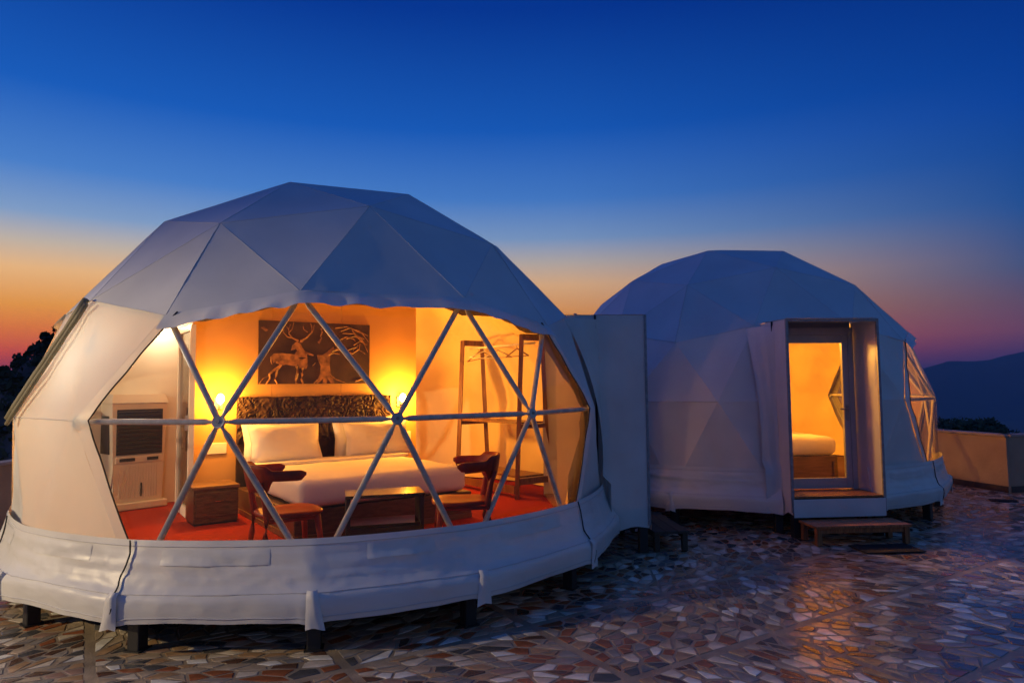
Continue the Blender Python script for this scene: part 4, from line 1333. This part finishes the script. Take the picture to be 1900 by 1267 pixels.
ld = bpy.data.lights.new('pendant_light', 'POINT'); ld.energy = 10; ld.color = (1.0, .97, .78); ld.shadow_soft_size = .06
lo = bpy.data.objects.new('lamp_light', ld); COL.objects.link(lo); lo.parent = pn; lo.location = (0, 0, -.10)
# lamp behind the end of the headboard wall, lighting the lining beside it
dl_ = wall_o + bu * (wlen - .42) + bv * .42
dn_ = thing('dressing_lamp', 'small lamp behind the headboard wall lighting the lining by the clothes rack', 'lamp', (dl_.x, dl_.y, FL + 1.95), BA)
obj('wall_arm', MB().tube([(0, -.358, .06), (0, -.10, .06), (0, 0, .05)], .012, 8), M_HUB, dn_, True)
obj('bulb', mb, MATS['warm_bulb'], dn_, True)
ld = bpy.data.lights.new('dressing_light', 'POINT'); ld.energy = 52; ld.color = (1.0, .40, .045); ld.shadow_soft_size = .06
lo = bpy.data.objects.new('lamp_light', ld); COL.objects.link(lo); lo.parent = dn_; lo.location = (0, 0, -.11)
# power cord by the inner side of the entrance
pcx = at_z(1050, 918, FL)
pc_ = obj('power_cord', MB().tube([(0, 0, .012), (.05, .06, .012), (.02, .14, .05), (.08, .16, .22), (.16, .10, .02), (.22, .2, .012)], .009, 6), M_WHITEPL, None, True, loc=(pcx.x, pcx.y, FL))
tag(pc_, 'loose white power cord on the red carpet beside the clothes rack', 'cord')

# ------------------------------------------------------------------ inside the second dome
b2o = at_z(1556, 891, FL)
B2A = radians(6)
c2u = Vector((cos(B2A), sin(B2A), 0)); c2v = Vector((-sin(B2A), cos(B2A), 0))
b2c = b2o - c2u * .98 + c2v * .82
bed2 = thing('bed', 'bed with light wooden base seen through the lit glass entrance door', 'bed', (b2c.x, b2c.y, FL + .002), B2A)
obj('base', MB().box((0, 0, .17), (1.96, 1.64, .33), 0, bev=.008), M_BEDWOOD, bed2)
obj('base_leg', MB().box((.93, -.83, .13), (.06, .03, .26), 0), M_DARKWOOD, bed2)
obj('mattress', MB().rbox((0, 0, .42), (1.86, 1.56, .17), .04, seg=3), M_LINEN, bed2, True)
dp2 = b2c
dv2 = obj('duvet', cloth_block(1.99, 1.68, .26, .11, .014, 14), None, None, loc=(dp2.x, dp2.y, FL + .345), rz=B2A)
tag(dv2, 'thick white duvet on the bed behind the glass entrance door', 'duvet')
p2 = b2c + c2u * .72 + c2v * .25
o = obj('pillow', pillow_mesh(.7, .42, .16, 21), M_LINEN, None, True, loc=(p2.x, p2.y, FL + .60))
o.rotation_euler = (Matrix.Rotation(B2A + radians(80), 4, 'Z') @ Matrix.Rotation(radians(-22), 4, 'X')).to_euler()
tag(o, 'white pillow on the bed behind the glass entrance door', 'pillow', 'pillows on the bed')
hwp = b2c - c2u * 1.05 + c2v * .2
hw2 = thing('headboard_wall', 'tall partition panel at the head of the bed behind the entrance door', 'partition wall', (hwp.x, hwp.y, FL + .001), B2A + radians(90))
obj('wall_panel', MB().box((0, 0, 1.0), (1.9, .06, 2.0), 0), M_WALL, hw2)
l2 = thing('ceiling_lamp', 'hanging warm lamp inside the dome with the glass entrance door', 'lamp', (D2[0] - .79, D2[1] - .58, 2.92), 0)
obj('cord', MB().tube([(0, 0, .0), (0, 0, .82)], .006, 6), M_ZIP, l2)
mb = MB()
mb.add([(r_ * cos(2 * pi * k / 16), r_ * sin(2 * pi * k / 16), z_) for r_, z_ in ((.03, .02), (.07, -.02), (.11, -.10)) for k in range(16)],
       [(i * 16 + k, i * 16 + (k + 1) % 16, (i + 1) * 16 + (k + 1) % 16, (i + 1) * 16 + k) for i in range(2) for k in range(16)])
obj('lamp_shade', mb, M_WHITEPL, l2, True)
mb = MB(); seg, rings = 12, 8
mb.add([(.04 * sin(pi * i / rings) * cos(2 * pi * k / seg), .04 * sin(pi * i / rings) * sin(2 * pi * k / seg), -.12 + .05 * cos(pi * i / rings)) for i in range(rings + 1) for k in range(seg)],
       [(i * seg + k, (i + 1) * seg + k, (i + 1) * seg + (k + 1) % seg, i * seg + (k + 1) % seg) for i in range(rings) for k in range(seg)])
obj('bulb', mb, MATS['warm_bulb'], l2, True)
ld = bpy.data.lights.new('ceiling_lamp_light', 'POINT'); ld.energy = 360; ld.color = (1.0, .44, .055); ld.shadow_soft_size = .16
lo = bpy.data.objects.new('lamp_light', ld); COL.objects.link(lo); lo.parent = l2; lo.location = (0, 0, -.26)

# ------------------------------------------------------------------ terrace lamp that lights the left flank of the first dome
lp = thing('terrace_lamp', 'black lamp post on the terrace lighting the flank of the large dome', 'lamp post', (-7.2, -6.0, 0), 0)
obj('base', MB().box((0, 0, .04), (.22, .22, .08), 0, bev=.008), M_BLACK, lp)
obj('post', MB().tube([(0, 0, .08), (0, 0, 3.30)], [.05, .034], 12), M_BLACK, lp, True)
obj('bracket', MB().tube([(0, 0, 3.28), (.2, .12, 3.40), (.38, .23, 3.38)], .018, 8), M_BLACK, lp, True)
mb = MB()
mb.add([(.38 + r_ * cos(2 * pi * k / 24), .23 + r_ * sin(2 * pi * k / 24), z_) for r_, z_ in ((.03, 3.40), (.12, 3.37), (.30, 3.24), (.30, 3.209)) for k in range(24)],
       [(i * 24 + k, i * 24 + (k + 1) % 24, (i + 1) * 24 + (k + 1) % 24, (i + 1) * 24 + k) for i in range(3) for k in range(24)])
obj('lamp_shade', mb, M_BLACK, lp, True)
mb = MB(); seg, rings = 16, 10
mb.add([(.38 + .06 * sin(pi * i / rings) * cos(2 * pi * k / seg), .23 + .06 * sin(pi * i / rings) * sin(2 * pi * k / seg), 3.30 + .06 * cos(pi * i / rings)) for i in range(rings + 1) for k in range(seg)],
       [(i * seg + k, (i + 1) * seg + k, (i + 1) * seg + (k + 1) % seg, i * seg + (k + 1) % seg) for i in range(rings) for k in range(seg)])
obj('bulb', mb, mat('lamp_globe', (1, .9, .7), .4, emit=(1.0, .78, .45), emit_strength=40), lp, True)
ld = bpy.data.lights.new('terrace_lamp_light', 'POINT'); ld.energy = 2200; ld.color = (1.0, .74, .40); ld.shadow_soft_size = .05
lo = bpy.data.objects.new('lamp_light', ld); COL.objects.link(lo); lo.parent = lp; lo.location = (.38, .23, 3.235)

# ------------------------------------------------------------------ land beyond the terrace
def terrain_z(x, y):
    d = math.hypot(x - 3, y)
    z = -3.4 - max(0, d - 14) * .16
    z = max(z, -190 - 30 * noise.noise(Vector((x * .0008, y * .0008, 0))))
    return z + .03 * max(0, min(60, d - 14)) * noise.noise(Vector((x * .02, y * .02, 5)))
mb = MB(); rad = [0, 8, 16, 24, 34, 48, 70, 100, 150, 230, 350, 520, 800, 1200, 1800, 2700, 4000, 6000, 9000, 14000]; seg = 72
vs_ = []
for r_ in rad:
    for k in range(seg):
        x, y = 3 + r_ * cos(2 * pi * k / seg), r_ * sin(2 * pi * k / seg)
        vs_.append((x, y, terrain_z(x, y)))
mb.add(vs_, [(i * seg + k, (i + 1) * seg + k, (i + 1) * seg + (k + 1) % seg, i * seg + (k + 1) % seg) for i in range(len(rad) - 1) for k in range(seg)])
structure(obj('ground', mb, M_VALLEY, None, True))
# far range to the right (about 5 km away) and on round behind the domes
def ridge_top(u):
    """elevation (in photo pixels above the level line y=715) of the skyline at photo column u"""
    pts_ = [(-4000, 8), (-900, 12), (0, 18), (900, 20), (1500, 16), (1690, 22), (1735, 30), (1760, 38), (1795, 36), (1830, 38), (1865, 47), (1900, 54), (2100, 56), (2600, 52), (4000, 40), (9000, 30)]
    for (a, b), (c, d) in zip(pts_[:-1], pts_[1:]):
        if a <= u <= c:
            t = (u - a) / (c - a); t = t * t * (3 - 2 * t) if c - a > 300 else t
            return b + (d - b) * t
    return 20
mb = MB(); vs_ = []; NC, NR = 260, 12
for i in range(NC + 1):
    ang = radians(-62 + 124 * i / NC)         # to the right of the viewing axis
    u = 950 + 1249 * math.tan(ang)
    dist = 5200 / max(.35, cos(ang)) ** .6
    el = ridge_top(u) / 1249 * cos(ang)
    top = CAM[2] + dist * el + 6 * noise.noise(Vector((i * .35, 0, 0))) + 3 * noise.noise(Vector((i * 1.1, 4, 0)))
    dirx, diry = sin(ang - YAW), cos(ang - YAW)
    for k in range(NR + 1):
        t = k / NR
        dd = dist - 1900 * (1 - t) ** 1.0 + 60 * noise.noise(Vector((i * .2, k * .7, 3)))
        z = -215 + (top + 215) * (t ** 1.25) + (12 * noise.noise(Vector((i * .25, k * .8, 8))) if k < NR else 0) * t
        vs_.append((CAM[0] + dirx * dd, CAM[1] + diry * dd, z))
n_ = NR + 1
mb.add(vs_, [(i * n_ + k, (i + 1) * n_ + k, (i + 1) * n_ + k + 1, i * n_ + k + 1) for i in range(NC) for k in range(NR)])
structure(obj('mountains', mb, M_MOUNT, None, True))
# steep rocky hill close behind on the left
def hill_z(x, y):
    cx, cy0 = -22.0, 34.0
    dx, dy = (x - cx), (y - cy0)
    lat = dx * .86 + dy * .51; dep = -dx * .51 + dy * .86
    g = min(10.0, 11.8 * math.exp(-(lat / 9.5) ** 2)) * math.exp(-(dep / 9.0) ** 2)
    p = Vector((x, y, 0))
    return -4.5 + g * (1.0 + .12 * fbm(p, .2, 2, 4)) + 1.1 * fbm(p, .45, 5, 5) * min(1, g / 3)
mb = MB(); vs_ = []; NX, NY = 90, 70
for i in range(NX + 1):
    for k in range(NY + 1):
        x, y = -58 + 74 * i / NX, 13 + 50 * k / NY
        e = min(i, NX - i, k, NY - k)
        vs_.append((x, y, hill_z(x, y) - (4 if e < 4 else 0)))
mb.add(vs_, [(i * (NY + 1) + k, (i + 1) * (NY + 1) + k, (i + 1) * (NY + 1) + k + 1, i * (NY + 1) + k + 1) for i in range(NX) for k in range(NY)])
structure(obj('hill', mb, M_ROCK, None, True))

# trees
def leaf_cloud(mb, c, r, n, size, rnd):
    for _ in range(n):
        d = Vector((rnd.gauss(0, 1), rnd.gauss(0, 1), rnd.gauss(0, 1))).normalized() * (rnd.random() ** .45)
        p = Vector(c) + Vector((d.x * r[0], d.y * r[1], d.z * r[2]))
        a = Vector((rnd.gauss(0, 1), rnd.gauss(0, 1), rnd.gauss(0, 1))).normalized(); b = a.orthogonal().normalized()
        s = size * rnd.uniform(.6, 1.3)
        mb.add([p - a * s, p + b * s * .45, p + a * s, p - b * s * .45], [(0, 1, 2, 3)])
def tree(name, label, base, h, w, clumps, seed, group, leaf=.14, flat_=.5):
    rnd = random.Random(seed)
    t = thing(name, label, 'tree', base, 0, group)
    tr = MB().tube([(0, 0, -.3), (w * .02, 0, h * .3), (w * .05, w * .03, h * .62)], [h * .035, h * .026, h * .015], 8)
    cs = []
    for k in range(clumps):
        a = rnd.uniform(0, 2 * pi); rr_ = w * .5 * sqrt(rnd.random()) * .85
        cs.append(Vector((rr_ * cos(a), rr_ * sin(a), (h * .94 - flat_ * (.55 * rnd.random() + .8 * (rr_ / (w * .5)) ** 2)))))
    for c in cs[::2]:
        tr.tube([(w * .02, 0, h * .35), (c.x * .5, c.y * .5, h * .55), tuple(c)], [h * .016, h * .010, h * .004], 5)
    obj('trunk', tr, M_BARK, t, True)
    mb = MB()
    for c in cs:
        leaf_cloud(mb, c, (w * .16 * rnd.uniform(.8, 1.3), w * .16 * rnd.uniform(.8, 1.3), flat_ * .34 * rnd.uniform(.8, 1.3)), 260, leaf, rnd)
    obj('crown', mb, M_LEAF, t)
def tree_by_px(name, label, u, vtop, wpx, dist, seed, group, clumps=16, flat_=.7, zbase=None):
    d = ray(u, vtop); d = d / d.dot(fwd)
    top = Vector(CAM) + d * dist
    zb_ = zbase if zbase is not None else terrain_z(top.x, top.y)
    h = (top.z - zb_) / .98
    tree(name, label, (top.x, top.y, zb_), h, wpx / 1249 * dist, clumps, seed, group, leaf=max(.07, dist * .0026), flat_=flat_)
tree_by_px('tree', 'dark broad tree crown just above the parapet next to the dome', 1778, 770, 120, 21, 4, 'dark trees beyond the parapet', 34)
tree_by_px('tree', 'dark low tree crown behind the corner end of the lit parapet', 1838, 776, 90, 23, 9, 'dark trees beyond the parapet', 28)
hg = [(84, 612, 14, 45), (64, 640, 22, 44), (34, 660, 20, 43), (8, 678, 24, 42), (-40, 690, 40, 42)]
hl = ['small round dark tree on the crest of the rocky hill', 'dark bushy tree on the hill slope left of the crest tree', 'low dark tree halfway down the rocky hill slope', 'dark tree low on the rocky hill slope', 'dark tree at the foot of the rocky hill']
for q, (u, v, wpx, dist) in enumerate(hg):
    d = ray(u, v); d = d / d.dot(fwd); p = Vector(CAM) + d * dist
    tree_by_px('hillside_tree', hl[q], u, v, wpx, dist, 30 + q, 'dark trees on the rocky hill', 16, flat_=wpx / 1249 * dist * .55, zbase=min(hill_z(p.x, p.y), p.z - 1.2))

rs_ = random.Random(77)
mb = MB()
for _ in range(420):
    x, y = rs_.uniform(-40, -14), rs_.uniform(22, 36)
    leaf_cloud(mb, (x, y, hill_z(x, y) + .15), (rs_.uniform(.4, 1.1), rs_.uniform(.4, 1.1), rs_.uniform(.25, .6)), 26, .22, rs_)
so_ = obj('hillside_scrub', mb, M_SCRUB)
so_['kind'] = 'stuff'; so_['label'] = 'dark low scrub covering the rocky hill slope'; so_['category'] = 'scrub'
# ------------------------------------------------------------------ evening haze
hz = MB().box((0, 0, 18), (30000, 30000, 500))
hm = bpy.data.materials.new('evening_haze'); hm.use_nodes = True
hn = hm.node_tree.nodes; hn.remove(hn['Principled BSDF'])
pv = hn.new('ShaderNodeVolumePrincipled')
pv.inputs['Color'].default_value = (.30, .62, 1.0, 1)
pv.inputs['Density'].default_value = .00013
pv.inputs['Anisotropy'].default_value = 0.0
hm.node_tree.links.new(pv.outputs[0], hn['Material Output'].inputs['Volume'])
HAZE = True
if HAZE:
    ho = obj('haze', hz, hm)
    ho['kind'] = 'stuff'
